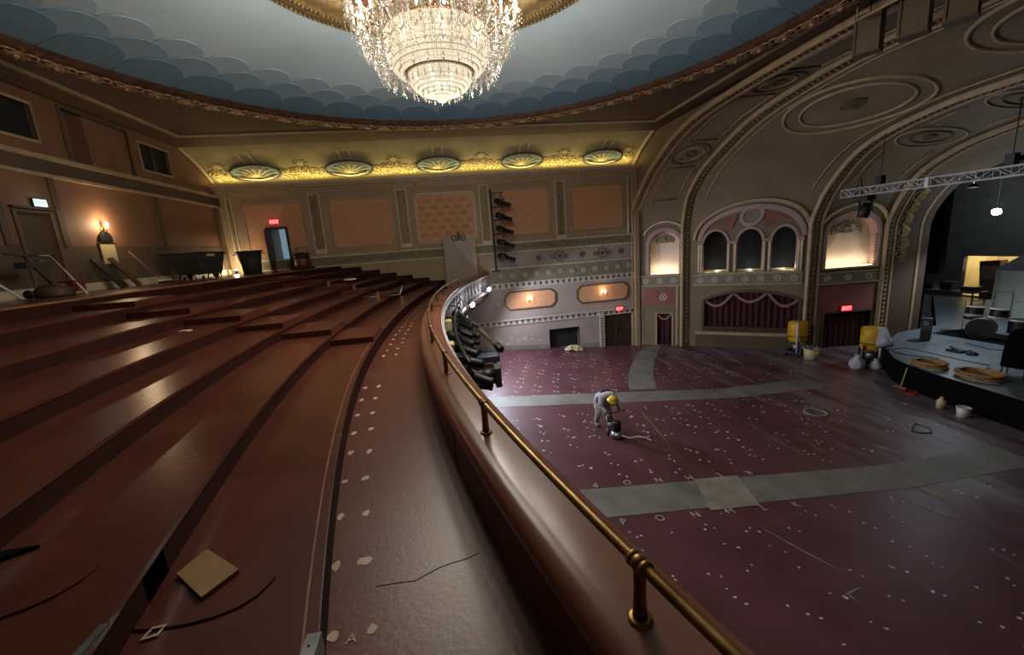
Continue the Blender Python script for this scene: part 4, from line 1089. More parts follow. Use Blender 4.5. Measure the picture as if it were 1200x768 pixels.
def cartouche(M, cu, cz, w_, h_, parent, d=-0.44):
    mb = MB()
    for sg in (-1, 1):
        mb.mtube(M, scroll(cu+sg*w_*0.28, cz, h_*0.5, 1.4, sg, 12, rot=0 if sg < 0 else PI), 0.05, d+0.03, 5)
        mb.mtube(M, scroll(cu+sg*w_*0.62, cz-h_*0.15, h_*0.36, 1.4, -sg, 12, rot=0 if sg < 0 else PI), 0.045, d+0.03, 5)
        mb.slab(M, [(cu, cz-h_*0.5), (cu+sg*w_*0.5, cz-h_*0.42), (cu+sg*w_*0.85, cz-h_*0.55), (cu+sg*w_*0.7, cz+h_*0.05), (cu+sg*w_*0.3, cz+h_*0.5), (cu, cz+h_*0.62)][::sg], d, d+0.05)
    mb.ball(M(cu, cz, d+0.06), h_*0.22, 8, 5)
    mb.build('relief_cartouche', 'wall_green', parent)
def niche(i, u0, u1, z0, zs, zt, label, power, lampd=-0.10):
    M = MBAY(i); dep = -0.45
    path = arch_path(u0, u1, z0, zs, zt)
    mb = MB(); mb.slab(M, path, dep-0.03, dep); back = mb.build('niche_back', 'pink_pale', splay)
    mb = MB(); mb.ribbon(M, path, 0.05, dep, 0.02); mb.build('niche_reveal', 'pink', back)
    mb = MB(); mb.ribbon(M, arch_path(u0-0.10, u1+0.10, z0, zs, zt+0.10), 0.16, 0.0, 0.06); mb.build('archivolt', 'pink', back)
    mb = MB(); r = (u1-u0)/2+0.42; c = (u0+u1)/2
    mb.ribbon(M, [(c-r*math.cos(PI*k/14), zs+0.1+(zt-zs+0.40)*math.sin(PI*k/14)) for k in range(2, 13)], 0.09, 0.0, 0.10); mb.build('hood_moulding', 'trim_light', back)
    for sg, uu in ((-1, u0+0.03), (1, u1-0.03)):
        mb = MB()
        zz = z0+0.06
        while zz < zs: mb.ball(M(uu, zz, -0.05), 0.06, 6, 4, (1, 1, 0.8)); zz += 0.13
        mb.build('twisted_colonnette', 'gold', back)
    cartouche(M, (u0+u1)/2, zs+(zt-zs)*0.42, (u1-u0)*0.36, (zt-zs)*0.62, back)
    niche_lamp(M, u0, u1, z0+0.03, label, power, lampd)
    mb = MB(); mb.rect(M, u0-0.1, u1+0.1, z0-0.08, z0, dep, 0.12); mb.build('niche_sill', 'trim', back)
# bay 1
M1 = MBAY(0); L1 = bay_len(0)
a = BAY(0, 761, 322); b = BAY(0, 797, 322); zt1 = BAY(0, 778, 271)[1]; zs1 = BAY(0, 778, 287)[1]
N1 = (a[0], b[0], a[1], zs1, zt1)
dl, dr = BAY(0, 769, 405), BAY(0, 788, 405); dz = BAY(0, 778, 367)[1]
bay_wall(0, [lambda u, z: in_arch(u, z, *N1), lambda u, z: dl[0] < u < dr[0] and z < dz], 'vault')
niche(0, *N1, 'warm footlight glowing in the narrow niche beside the side wall', 9.0)
zb0, zb1 = BAY(0, 778, 334)[1], BAY(0, 778, 323)[1]
band(0, zb0, zb1-0.05, 0.25, L1-0.3, 3)
mb = MB(); mb.rect(M1, 0.45, L1-0.5, BAY(0, 778, 357)[1], BAY(0, 778, 339)[1], 0.0, 0.03); p = mb.build('red_panel', 'red_panel', splay)
c = BAY(0, 777, 348); mb = MB(); mb.ribbon(M1, circ(c[0], c[1], 0.17, 14), 0.06, 0.03, 0.07, True); mb.slab(M1, circ(c[0], c[1], 0.07, 8), 0.03, 0.08); mb.build('panel_boss', 'white_trim', p)
mb = MB(); mb.ribbon(M1, [(dl[0], -6.5), (dl[0], dz), (dr[0], dz), (dr[0], -6.5)], 0.10, -0.1, 0.05); dfr = struct(mb.build('door_4', 'trim'), 'small curtained doorway below the narrow lit niche')
# pleated curtain
def curtain(M, u0, u1, z0, z1, d, parent, ztop=None, n=None, m='burgundy', name='curtain'):
    n = n or max(12, int((u1-u0)/0.045)); mb = MB()
    top = ztop or (lambda t: z1)
    def f_(a, b):
        zt_ = top(a); return M(u0+(u1-u0)*a, z0+(zt_-z0)*b, d+0.05*math.sin(a*(u1-u0)*22)*(1-0.35*b))
    mb.grid(f_, n, 8); return mb.build(name, m, parent)
def swag(M, ua, za, ub, zb, drop, d, wd, parent, m='burgundy_trim'):
    mb = MB(); N = 14
    mb.ribbon(M, [(ua+(ub-ua)*k/N, za+(zb-za)*k/N-drop*math.sin(PI*k/N)) for k in range(N+1)], wd, d-0.02, d+0.03); return mb.build('swag_braid', m, parent)
cu1 = tag(curtain(M1, dl[0]+0.02, dr[0]-0.02, -6.42, dz-0.02, -0.2, None), 'narrow burgundy curtain closing the small doorway beside the side wall', 'curtain', 'burgundy curtains')
swag(M1, dl[0]+0.05, dz-0.06, dr[0]-0.05, dz-0.06, 0.32, -0.06, 0.09, cu1)
for u in (0.42, L1-0.48): side_strips(0, u, 0.12, -6.5, zb0-0.1)
# bay 2
M2 = MBAY(1); L2 = bay_len(1)
o3 = []
for xl, xr in ((823, 852), (862, 893), (902, 933)):
    A_, B_ = BAY(1, xl, 318), BAY(1, xr, 318); o3.append((A_[0], B_[0]))
z0_2 = BAY(1, 878, 318)[1]; zs2 = BAY(1, 878, 284)[1]; zt2 = BAY(1, 878, 268)[1]
ar_c = BAY(1, 880, 300)[0]; ar_l = BAY(1, 820, 290)[0]; ar_r = BAY(1, 942, 285)[0]; zat = BAY(1, 880, 243)[1]; zas = BAY(1, 820, 284)[1]
cl, crr = BAY(1, 823, 385), BAY(1, 936, 385); cz0 = BAY(1, 878, 384)[1]; cz1 = BAY(1, 878, 341)[1]; czs = BAY(1, 826, 352)[1]
def cur_top(t): return czs+(cz1-czs)*math.sin(PI*min(1, max(0, t)))**0.8
def in_cur(u, z):
    t = (u-cl[0])/(crr[0]-cl[0]); return 0 < t < 1 and cz0 < z < cur_top(t)
bay_wall(1, [lambda u, z: any(in_arch(u, z, a_, b_, z0_2, zs2, zt2) for a_, b_ in o3), in_cur], 'vault')
lun = arch_path(ar_l, ar_r, zas, zas+0.05, zat, 22)
mb = MB(); mb.ribbon(M2, lun[1:-1], 0.22, 0.0, 0.10); lu = mb.build('great_arch', 'pink', splay)
mb = MB(); mb.ribbon(M2, arch_path(ar_l-0.28, ar_r+0.28, zas, zas+0.1, zat+0.3, 22)[1:-1], 0.14, 0.0, 0.14); mb.build('hood_moulding', 'trim', lu)
for a_, b_ in o3:
    mb = MB(); mb.ribbon(M2, arch_path(a_-0.02, b_+0.02, z0_2, zs2, zt2+0.04), 0.12, -0.3, 0.06); ao = mb.build('arched_opening', 'pink', splay)
    mb = MB(); mb.slab(M2, arch_path(a_-0.3, b_+0.3, z0_2, zs2, zt2+0.2), -1.25, -1.2); mb.build('opening_dark_back', 'void', ao)
mb = MB()
for uu in (o3[0][0]-0.12, o3[2][1]+0.12): mb.rect(M2, uu-0.03, uu+0.03, z0_2, zt2+0.2, -1.25, -0.02)
mb.rect(M2, o3[0][0]-0.2, o3[2][1]+0.2, zt2+0.2, zt2+0.25, -1.25, -0.02); mb.rect(M2, o3[0][0]-0.2, o3[2][1]+0.2, z0_2-0.1, z0_2-0.02, -1.25, 0.12)
mb.build('box_interior', 'cove', splay)
for ua, ub in ((o3[0][1], o3[1][0]), (o3[1][1], o3[2][0]), (o3[0][0]-0.22, o3[0][0]), (o3[2][1], o3[2][1]+0.22)):
    for uu in (ua+0.05, ub-0.05):
        mb = MB(); zz = z0_2
        mb.tube([M2(uu, z0_2+(zs2-z0_2)*k/20, 0.06) for k in range(21)], [0.06+0.018*(k % 2) for k in range(21)], 6); mb.build('twisted_column', 'trim_light', splay)
    mb = MB(); mb.rect(M2, min(ua, ub)-0.02, max(ua, ub)+0.02, zs2-0.02, zs2+0.14, 0.0, 0.13); mb.build('column_capital', 'pink', splay)
# lunette infill: round oculus and red spandrels
oc = BAY(1, 879, 253)
mb = MB(); mb.slab(M2, circ(oc[0], oc[1], 0.36, 20), 0.0, 0.03); ocl = mb.build('oculus_disc', 'wall_green', splay)
mb = MB(); mb.ribbon(M2, circ(oc[0], oc[1], 0.45, 22), 0.16, 0.0, 0.08, True); mb.build('oculus_ring', 'pink', ocl)
for sg in (-1, 1):
    mb = MB(); c0 = oc[0]+sg*0.72
    mb.slab(M2, [(c0-0.1*sg, oc[1]+0.16), (c0+sg*0.75, oc[1]-0.16), (c0+sg*1.0, oc[1]-0.32), (c0+sg*0.55, oc[1]-0.30), (c0+sg*0.08, oc[1]-0.62), (c0-0.05*sg, oc[1]-0.3)][::sg], 0.0, 0.04); mb.build('spandrel_panel', 'red_panel', splay)
zb0, zb1 = BAY(1, 878, 332)[1], BAY(1, 878, 320)[1]
band(1, zb0, zb1-0.06, 0.35, L2-0.35, 7)
mb = MB(); N = 24; mb.ribbon(M2, [(cl[0], cz0)]+[(cl[0]+(crr[0]-cl[0])*k/N, cur_top(k/N)) for k in range(N+1)]+[(crr[0], cz0)], 0.14, -0.2, 0.07); wf = struct(mb.build('trim_3', 'trim_dark'), 'low arched frame of the curtained box front')
mb = MB(); mb.rect(M2, cl[0]-0.35, crr[0]+0.2, cz0-0.42, cz0-0.26, 0.0, 0.16); mb.build('sill_board', 'trim', wf)
mb = MB(); mb.rect(M2, cl[0], crr[0], cz0-0.26, cz0, -0.4, 0.02); mb.build('dark_footing', 'wood_dark', wf)
mb = MB(); mb.rect(M2, cl[0]-0.35, crr[0]+0.2, -6.5, cz0-0.42, 0.0, 0.08); mb.build('dado_panel', 'wall_dado', wf)
cu2 = tag(curtain(M2, cl[0]+0.02, crr[0]-0.02, cz0, cz1, -0.22, None, ztop=lambda t: cur_top(t)-0.02), 'wide burgundy curtain with braided swags across the low box front', 'curtain', 'burgundy curtains')
tt = [0.02, 0.33, 0.68, 0.98]
for ta, tb in zip(tt, tt[1:]):
    ua, ub = cl[0]+(crr[0]-cl[0])*ta, cl[0]+(crr[0]-cl[0])*tb
    swag(M2, ua, cur_top(ta)-0.05 if ta > 0.1 else czs-0.02, ub, cur_top(tb)-0.05 if tb < 0.9 else czs-0.02, 0.5, -0.10, 0.13, cu2)
mb = MB(); mb.tube([M2(u, z0_2+0.02, -0.9) for u in (o3[0][0], o3[2][1])], 0.03, 6); mb.build('inner_rail', 'trim_light', splay)
# small lamps inside the triple box
bl = thing('box_sill_light', 'pale lamps low inside the triple arched box', 'light')
for k, (a_, b_) in enumerate(o3):
    c = Vector(M2((a_+b_)/2+0.1, z0_2+0.10, -0.75)); mb = MB(); mb.ball(c-Vector((0, 0, 0.08)), 0.03, 8, 5); mb.build('lamp', 'cove_tube_warm', bl)
    lamp('box_light', 'POINT', c+Vector((0, 0, 0.05)), 4.0, (0.9, 0.95, 1.0), bl, 0.05)
lamp('box_jamb_light', 'POINT', M2(o3[0][0]+0.25, z0_2+0.15, -0.4), 3.0, (1.0, 0.82, 0.5), bl, 0.05)
lamp('box_jamb_light', 'POINT', M2(o3[2][1]-0.15, z0_2+0.15, -0.4), 3.0, (1.0, 0.82, 0.5), bl, 0.05)
# bay 3
M3 = MBAY(2); L3 = bay_len(2)
A_, B_ = BAY(2, 966, 315), BAY(2, 1025, 315)
N3 = (A_[0], B_[0], A_[1], BAY(2, 996, 276)[1], BAY(2, 996, 252)[1])
pd0, pd1 = BAY(2, 962, 400)[0], BAY(2, 1019, 400)[0]; pdz = BAY(2, 990, 365)[1]
bay_wall(2, [lambda u, z: in_arch(u, z, *N3), lambda u, z: pd0 < u < pd1 and z < pdz], 'vault')
niche(2, *N3, 'warm footlight glowing in the broad niche beside the stage', 14.0)
zb0, zb1 = BAY(2, 996, 330)[1], BAY(2, 996, 318)[1]
band(2, zb0, zb1-0.05, 0.3, L3-0.3, 3)
mb = MB(); mb.rect(M3, 0.35, L3-0.35, pdz+0.05, zb0-0.12, 0.0, 0.03); mb.build('red_panel', 'red_panel', splay)
cu3 = tag(curtain(M3, pd0, pd1, -6.45, pdz, -0.3, None), 'dark burgundy curtain in the exit passage beside the stage', 'curtain', 'burgundy curtains')
mb = MB(); mb.ribbon(M3, [(pd0, -6.5), (pd0, pdz), (pd1, pdz), (pd1, -6.5)], 0.1, -0.1, 0.05); struct(mb.build('door_5', 'trim_dark'), 'wide dark exit opening beside the stage')
# bay 4: carved reveal of the proscenium
M4 = MBAY(3); L4 = bay_len(3)
bay_wall(3, [], 'wall_dado')
mb = MB(); z = -1.9
while z < 1.4:
    mb.mtube(M4, scroll(L4*0.35, z, 0.3, 1.4, 1 if int(z*3) % 2 else -1, 12), 0.05, 0.03, 5); mb.slab(M4, [(L4*.35-.1, z-.3), (L4*.35+.12, z-.3), (L4*.35+.3, z+.1), (L4*.35, z+.35)], 0, 0.05); z += 0.55
mb.build('vine_relief', 'gold', splay)
mb = MB(); zz4 = [-6.5+0.2*k for k in range(40)]; mb.ribbon(M4, [(L4*0.78, z) for z in zz4], 0.09, 0, 0.05); mb.ribbon(M4, [(0.1, z) for z in zz4], 0.09, 0, 0.05); mb.build('reveal_fillet', 'trim', splay)
# ================================================================ CHANDELIER
CX, CY_ = DC
ch = thing('chandelier', 'huge tiered crystal chandelier with lit candle arms below the blue dome', 'chandelier', (CX, CY_, 0))
mb = MB(); mb.lathe([(0.0, 5.45), (0.5, 5.45), (0.55, 5.38), (0.3, 5.25), (0.08, 5.2), (0.05, 5.0), (0.05, 3.6)], 24); mb.build('stem', 'copper', ch)
def ring_of(n, r, z, f, a0=0.0):
    for k in range(n):
        a = a0+2*PI*k/n; f(r*math.cos(a), r*math.sin(a), z, a, k)
# hoops
for nm, r, z, t in (('upper_hoop', 0.72, 4.26, 0.035), ('rim_hoop', 0.90, 3.86, 0.03), ('waist_hoop', 0.62, 3.20, 0.022), ('crown_hoop', 0.50, 5.0, 0.03), ('arm_hoop', 1.18, 4.10, 0.022)):
    mb = MB(); mb.tube([(r*math.cos(2*PI*k/48), r*math.sin(2*PI*k/48), z) for k in range(48)], t, 6, closed=True); mb.build(nm, 'copper', ch)
# beaded bowl: rows of square cut crystals
def bead_row(r, z, n, h, w_, m, name):
    mb = MB()
    for k in range(n):
        a = 2*PI*k/n; R_ = Matrix.Rotation(a, 3, 'Z'); c = R_ @ Vector((r, 0, 0)); mb.obox((c.x, c.y, z), (0.022, w_, h), R_)
    o = mb.build(name, m, ch); o['kind'] = 'stuff'
rows_ = [(0.91, 3.80), (0.925, 3.72), (0.93, 3.64), (0.925, 3.56), (0.91, 3.48), (0.88, 3.40), (0.835, 3.325), (0.77, 3.26), (0.69, 3.21)]
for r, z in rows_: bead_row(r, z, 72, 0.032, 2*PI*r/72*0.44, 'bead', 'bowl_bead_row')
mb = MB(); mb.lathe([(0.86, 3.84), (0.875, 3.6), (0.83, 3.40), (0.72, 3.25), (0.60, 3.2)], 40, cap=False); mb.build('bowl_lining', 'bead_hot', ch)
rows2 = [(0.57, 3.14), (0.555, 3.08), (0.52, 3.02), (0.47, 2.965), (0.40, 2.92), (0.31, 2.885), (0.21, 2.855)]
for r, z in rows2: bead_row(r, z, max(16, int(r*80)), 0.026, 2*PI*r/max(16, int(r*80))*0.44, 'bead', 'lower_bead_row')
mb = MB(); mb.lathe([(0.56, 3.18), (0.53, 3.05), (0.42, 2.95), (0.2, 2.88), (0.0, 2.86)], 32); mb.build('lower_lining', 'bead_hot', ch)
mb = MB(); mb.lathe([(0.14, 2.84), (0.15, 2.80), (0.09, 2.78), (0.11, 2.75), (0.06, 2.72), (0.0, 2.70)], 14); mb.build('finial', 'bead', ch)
# strings of prisms
def strand(mb, p, q, n, s, sag=0.0):
    p = Vector(p); q = Vector(q)
    for i in range(n):
        t = (i+0.5)/n; c = p.lerp(q, t); c.z -= sag*math.sin(PI*t)
        mb.ball(c, s, 4, 2, (0.7, 0.7, 1.6))
def tent(r0, z0, r1, z1, n, per, s, m, name, a0=0.0):
    for k in range(n):
        a = a0+2*PI*k/n; mb = MB(); strand(mb, (r0*math.cos(a), r0*math.sin(a), z0), (r1*math.cos(a), r1*math.sin(a), z1), per, s); mb.build(name, m, ch)['kind'] = 'stuff'
tent(0.48, 4.98, 0.72, 4.28, 40, 14, 0.022, 'glass', 'crystal_strand')
tent(0.72, 4.24, 0.90, 3.88, 40, 8, 0.022, 'glass', 'crystal_strand', 0.08)
tent(0.50, 5.0, 0.9, 4.7, 24, 8, 0.022, 'glass', 'crystal_strand')
# drop prisms round hoops
def drops(r, z, n, L, name, rad=0.02):
    for k in range(n):
        a = 2*PI*k/n; x, y = r*math.cos(a), r*math.sin(a); mb = MB()
        strand(mb, (x, y, z), (x, y, z-L*0.6), 4, 0.014)
        mb.lathe([(0.0, z-L), (rad, z-L+0.05), (rad*0.6, z-L*0.55), (0.0, z-L*0.5)], 6, (x, y, 0)); mb.build(name, 'glass', ch)
drops(0.92, 3.86, 32, 0.30, 'prism_drop'); drops(0.63, 3.20, 28, 0.24, 'prism_drop'); drops(0.36, 2.93, 16, 0.16, 'prism_drop')
# candle arms in two tiers with bulbs, sleeves, drip dishes and hanging prisms
def arm(a, r1, z1, r0, z0, tall):
    c, s = math.cos(a), math.sin(a)
    def P(r, z): return (r*c, r*s, z)
    mb = MB(); mb.tube([P(r0, z0), P(r0+(r1-r0)*0.3, z0-0.16), P(r0+(r1-r0)*0.7, z1-0.22), P(r1-0.04, z1-0.12), P(r1, z1)], 0.018, 6)
    ar = mb.build('candle_arm', 'glass', ch)
    mb = MB(); mb.lathe([(0.02, z1-0.03), (0.085, z1+0.0), (0.09, z1+0.02), (0.02, z1+0.015)], 10, (r1*c, r1*s, 0)); mb.build('drip_dish', 'glass', ar)
    mb = MB(); mb.lathe([(0.022, z1+0.01), (0.022, z1+tall), (0.0, z1+tall)], 8, (r1*c, r1*s, 0)); mb.build('candle_sleeve', 'candle', ar)
    mb = MB(); mb.lathe([(0.0, z1+tall), (0.022, z1+tall+0.02), (0.03, z1+tall+0.055), (0.018, z1+tall+0.10), (0.0, z1+tall+0.14)], 8, (r1*c, r1*s, 0)); mb.build('flame_bulb', 'bulb', ar)
    mb = MB()
    for q in range(5):
        b = 2*PI*q/5; x, y = r1*c+0.085*math.cos(b), r1*s+0.085*math.sin(b); strand(mb, (x, y, z1), (x, y, z1-0.22), 3, 0.016)
    strand(mb, P(r1, z1-0.02), P(r0+0.08, z1-0.55), 10, 0.02, 0.10)
    strand(mb, P(r1-0.1, z1-0.1), P(r0+0.14, z1-0.75), 8, 0.018, 0.06)
    mb.build('prism_fringe', 'glass', ar)['kind'] = 'stuff'
    return P(r1, z1+tall+0.1)
tips = []
for k in range(24): tips.append(arm(2*PI*k/24+0.06, 1.50, 4.10, 0.85, 3.95, 0.30))
for k in range(24): tips.append(arm(2*PI*(k+0.5)/24+0.06, 1.34, 3.78, 0.90, 3.72, 0.20))
for k in range(12): tips.append(arm(2*PI*(k+0.5)/12+0.02, 1.08, 4.55, 0.72, 4.30, 0.34))
# festoons below the arms
for k in range(24):
    a, b = 2*PI*k/24+0.06, 2*PI*(k+1)/24+0.06
    mb = MB(); strand(mb, (1.30*math.cos(a), 1.30*math.sin(a), 3.66), (1.30*math.cos(b), 1.30*math.sin(b), 3.66), 9, 0.018, 0.16)
    strand(mb, (1.12*math.cos(a), 1.12*math.sin(a), 3.44), (1.12*math.cos(b), 1.12*math.sin(b), 3.44), 9, 0.018, 0.16)
    mb.build('festoon', 'glass', ch)['kind'] = 'stuff'
    mb = MB()
    for rr_, zz in ((1.30, 3.64), (1.14, 3.42), (0.98, 3.22)):
        x, y = rr_*math.cos(a), rr_*math.sin(a); mb.lathe([(0.0, zz-0.2), (0.028, zz-0.14), (0.012, zz-0.04), (0.0, zz)], 6, (x, y, 0)); strand(mb, (x, y, zz+0.3), (x, y, zz), 5, 0.016)
    mb.build('prism_drop', 'glass', ch)['kind'] = 'stuff'
for k in range(12):
    a = 2*PI*(k+0.25)/12
    lamp('candle_light', 'POINT', (1.58*math.cos(a), 1.58*math.sin(a), 3.9 if k % 2 else 3.3), P_CHAND, (1.0, 0.91, 0.78), ch, 0.12)
lamp('bowl_light', 'POINT', (0, 0, 2.45), P_BOWL, (1.0, 0.91, 0.78), ch, 0.30)

# ================================================================ WALL LAMPS, SIGNS
def sconce(loc, n, label, power, two=True):
    """n: outward horizontal normal"""
    n = Vector(n).normalized(); t = Vector((0, 0, 1)).cross(n)
    s = thing('wall_sconce', label, 'wall lamp', loc, 0, 'wall sconces')
    mb = MB(); mb.lathe([(0.0, 0.03), (0.06, 0.025), (0.075, 0.0)], 12, (0, 0, 0), n); mb.build('back_plate', 'brass', s)
    for sg in ((-1, 1) if two else (0,)):
        p = [n*0.02, n*0.12+t*sg*0.06+Vector((0, 0, -0.05)), n*0.16+t*sg*0.1+Vector((0, 0, 0.02))]
        mb = MB(); mb.tube(p, 0.012, 6); a = mb.build('arm', 'brass', s)
        c = n*0.16+t*sg*0.1
        mb = MB(); mb.lathe([(0.02, 0.02), (0.02, 0.10)], 8, c); mb.build('candle_sleeve', 'candle', a)
        mb = MB(); mb.lathe([(0.0, 0.10), (0.03, 0.13), (0.035, 0.17), (0.0, 0.24)], 8, c); mb.build('bulb', 'bulb', a)
    lamp('sconce_light', 'POINT', n*0.26+Vector((0, 0, 0.15)), power, (1.0, 0.72, 0.42), s, 0.05)
    return s
sconce((XL, 15.10, 1.38), (1, 0, 0), 'lit sconce on the rear balcony wall above the cream notice', 38.0, False)
sconce((4.42, YW-0.04, -3.20), (0, -1, 0), 'lit sconce on the octagonal salmon panel nearer the balcony', P_SCONCE)
sconce((8.75, YW-0.04, -3.20), (0, -1, 0), 'lit sconce on the octagonal salmon panel above the double door', P_SCONCE)
def exit_sign(M, u, v, w_, h_, label, mat_='exit_red', text='EXIT', d=0.0):
    s = thing('exit_sign', label, 'exit sign', M(u, v, d), 0, 'exit signs')
    base = Vector(M(u, v, d))
    def Ml_(a, b, c): return tuple(Vector(M(u+a, v+b, d+c))-base)
    mb = MB(); mb.rect(Ml_, -w_/2, w_/2, -h_/2, h_/2, 0.0, 0.07); mb.build('case', 'exit_case', s)
    mb = MB(); mb.rect(Ml_, -w_/2+0.02, w_/2-0.02, -h_/2+0.02, h_/2-0.02, 0.07, 0.078); f_ = mb.build('lit_face', mat_, s)
    U = (Vector(Ml_(1, 0, 0))-Vector(Ml_(0, 0, 0))).normalized(); V = Vector((0, 0, 1)); Nn = U.cross(V)
    out = Vector(Ml_(0, 0, 1))-Vector(Ml_(0, 0, 0))
    if Nn.dot(out) < 0: U = -U; Nn = -Nn
    m4 = Matrix.Translation(Vector(Ml_(0, 0, 0.081))) @ Matrix(((U.x, V.x, Nn.x, 0), (U.y, V.y, Nn.y, 0), (U.z, V.z, Nn.z, 0), (0, 0, 0, 1)))
    text_mesh('sign_lettering', text, h_*0.78, 'exit_letter' if mat_ == 'exit_red' else 'grey', f_, m4, 0.001)
    lamp('sign_glow', 'POINT', Vector(Ml_(0, 0, 0.3)), 0.7 if mat_ == 'exit_red' else 1.0, (1, 0.12, 0.14) if mat_ == 'exit_red' else (0.8, 1, 0.95), s, 0.05)
    return s
K['exit_letter'] = emit('exit_letter_face', (255, 120, 110), 3.0)
exit_sign(Mfar, -8.12, 1.92, 0.46, 0.26, 'red exit sign over the open doorway at the top of the balcony')
exit_sign(Mfar, 9.72, -4.16, 0.42, 0.26, 'red exit sign over the brown double door', d=0.06)
uu, zz = BAY(2, 990, 361); exit_sign(M3, uu, zz, 0.55, 0.28, 'red exit sign over the dark curtained passage beside the stage', d=0.05)
exit_sign(Mleft, 13.17, 1.98, 0.40, 0.22, 'cool white exit sign over the dark door at the back of the balcony', 'exit_green', 'EXIT')
# balcony-front floodlights
def flood(loc, label, power):
    s = thing('flood_lamp', label, 'stage light', loc, 0, 'cold floodlights on the balcony front')
    mb = MB(); mb.lathe([(0.05, -0.18), (0.10, -0.12), (0.12, 0.0), (0.12, 0.06), (0.105, 0.06)], 14, (0, 0, 0), (0.35, -0.9, -0.15), cap=False); mb.build('housing', 'black', s)
    mb = MB(); mb.lathe([(0.0, 0.05), (0.10, 0.05)], 14, (0, 0, 0), (0.35, -0.9, -0.15)); mb.build('lens', 'spot_glass', s)
    mb = MB(); mb.tube([(-0.14, 0, 0.0), (-0.14, 0, 0.2), (0.14, 0, 0.2), (0.14, 0, 0)], 0.012, 5); mb.build('yoke', 'black', s)
    L = lamp('flood_light', 'SPOT', Vector((0.35, -0.9, -0.15))*0.12, power, (0.80, 0.86, 1.0), s, 0.10, spot_size=math.radians(150), spot_blend=0.5)
    L.rotation_euler = Vector((0.75, -0.3, -0.6)).to_track_quat('-Z', 'Y').to_euler()
    lamp('flood_spill', 'POINT', Vector((0.35, -0.9, -0.15))*0.3+Vector((0.1, 0, 0)), power*0.025, (0.80, 0.86, 1.0), s, 0.10)
    return s
flood((par(*CAPO, 20.6)+0.36, 20.6, -2.15), 'bright cold floodlight on the balcony front close to the side wall', P_SPOT)
flood((par(*CAPO, 16.3)+0.36, 16.3, -2.25), 'bright cold floodlight on the balcony front beside the hanging lanterns', P_SPOT)
# stage work light
x, y, z = 23.5, 14.63, -0.17
s = thing('work_light', 'glaring cold work light hanging over the stage', 'work light', (x, y, z))
dv = Vector((-0.9, -0.5, -0.35)).normalized()
mb = MB(); mb.lathe([(0.06, -0.2), (0.13, -0.1), (0.17, 0.04), (0.155, 0.04)], 16, (0, 0, 0), dv, cap=False); mb.build('housing', 'black', s)
mb = MB(); mb.lathe([(0.0, 0.03), (0.15, 0.03)], 16, (0, 0, 0), dv); mb.build('lens', 'work_glass', s)
mb = MB(); mb.tube([(0, 0, 0.2), (0, 0, 9.0)], 0.02, 5); mb.build('drop_pipe', 'black', s)
lamp('stage_light', 'SPOT', dv*0.15, P_STAGE, (0.78, 0.90, 1.0), s, 0.15, spot_size=math.radians(118), spot_blend=0.6).rotation_euler = Vector((0.02, -0.05, -1.0)).to_track_quat('-Z', 'Y').to_euler()
lamp('work_light_spill', 'POINT', dv*0.5, 40.0, (0.78, 0.90, 1.0), s, 0.15)
s = thing('added_upstage_lamp', 'added unseen cold lamp brightening the gear table upstage', 'work light', (29.6, 19.6, 1.2))  # added lamp, hidden from view, to brighten the gear upstage
mb = MB(); mb.lathe([(0.05, 0.22), (0.18, 0.10), (0.24, 0.0), (0.22, 0.0)], 14, cap=False); mb.build('housing', 'black', s)
mb = MB(); mb.lathe([(0.0, 0.02), (0.2, 0.02)], 14); mb.build('lens', 'work_glass', s)
mb = MB(); mb.tube([(0, 0, 0.2), (0, 0, 7.8)], 0.02, 5); mb.build('drop_pipe', 'black', s)
lamp('added_upstage_light', 'POINT', (0, 0, -0.15), 130.0, (0.85, 0.93, 1.0), s, 0.15)
s = thing('workshop_lamp', 'warm lamp in the workshop behind the stage', 'ceiling lamp', (34.8, 20.3, -1.85))
mb = MB(); mb.box(-0.6, 0.6, -0.1, 0.1, 0.0, 0.15); mb.build('batten', 'cove_tube_warm', s)
lamp('workshop_light', 'POINT', (0, 0, -0.15), 190.0, (1.0, 0.92, 0.70), s, 0.2)
# ================================================================ THINGS ON THE BALCONY
ZP = -0.45                                  # rear platform
def rod(mb, a, b, r, n=7): mb.tube([a, b], r, n)
# floor stripping machine and frame by the dark door
x, y = BZ(48, 348, ZP); t = thing('floor_machine', 'dark floor stripping machine with a red motor beside the rear door', 'machine', (-9.55, 11.75, ZP))
mb = MB(); mb.lathe([(0.0, 0.0), (0.34, 0.0), (0.36, 0.05), (0.34, 0.20), (0.22, 0.30), (0.0, 0.32)], 20); mb.build('brush_housing', 'wood_dark', t)
mb = MB(); mb.box(-0.02, 0.30, 0.18, 0.52, 0.08, 0.36); mb.build('motor', 'red_dark', t)
mb = MB(); mb.tube([(0, 0, 0.3), (-0.1, -0.2, 0.7), (-0.15, -0.35, 1.02), (-0.15, -0.75, 1.06)], 0.022, 6); mb.tube([(-0.15, -0.35, 1.02), (-0.15, 0.3, 1.0)], 0.02, 6); mb.build('handlebar', 'black', t)
for yy in (-0.3, 0.3):
    mb = MB(); mb.lathe([(0.0, -0.03), (0.10, -0.03), (0.11, 0.0), (0.10, 0.03), (0.0, 0.03)], 12, (-0.3, yy, 0.11), (0, 1, 0)); mb.build('wheel', 'black', t)
mb = MB(); mb.box(-0.2, 0.05, -0.55, 0.05, 0.72, 0.86); mb.build('tank', 'grey', t)
mb = MB(); mb.box(-0.12, 0.0, -0.15, 0.15, 0.86, 0.90); mb.build('tank_lid', 'steel', t)
x, y = LW(4, 340); mb = MB(); rod(mb, (XL+0.65, 11.3, ZP+0.01), (XL+0.10, 11.05, ZP+0.75), 0.025); tag(mb.build('leaning_pipe', 'white'), 'short white pipe propped at the far end of the rear wall', 'pipe')
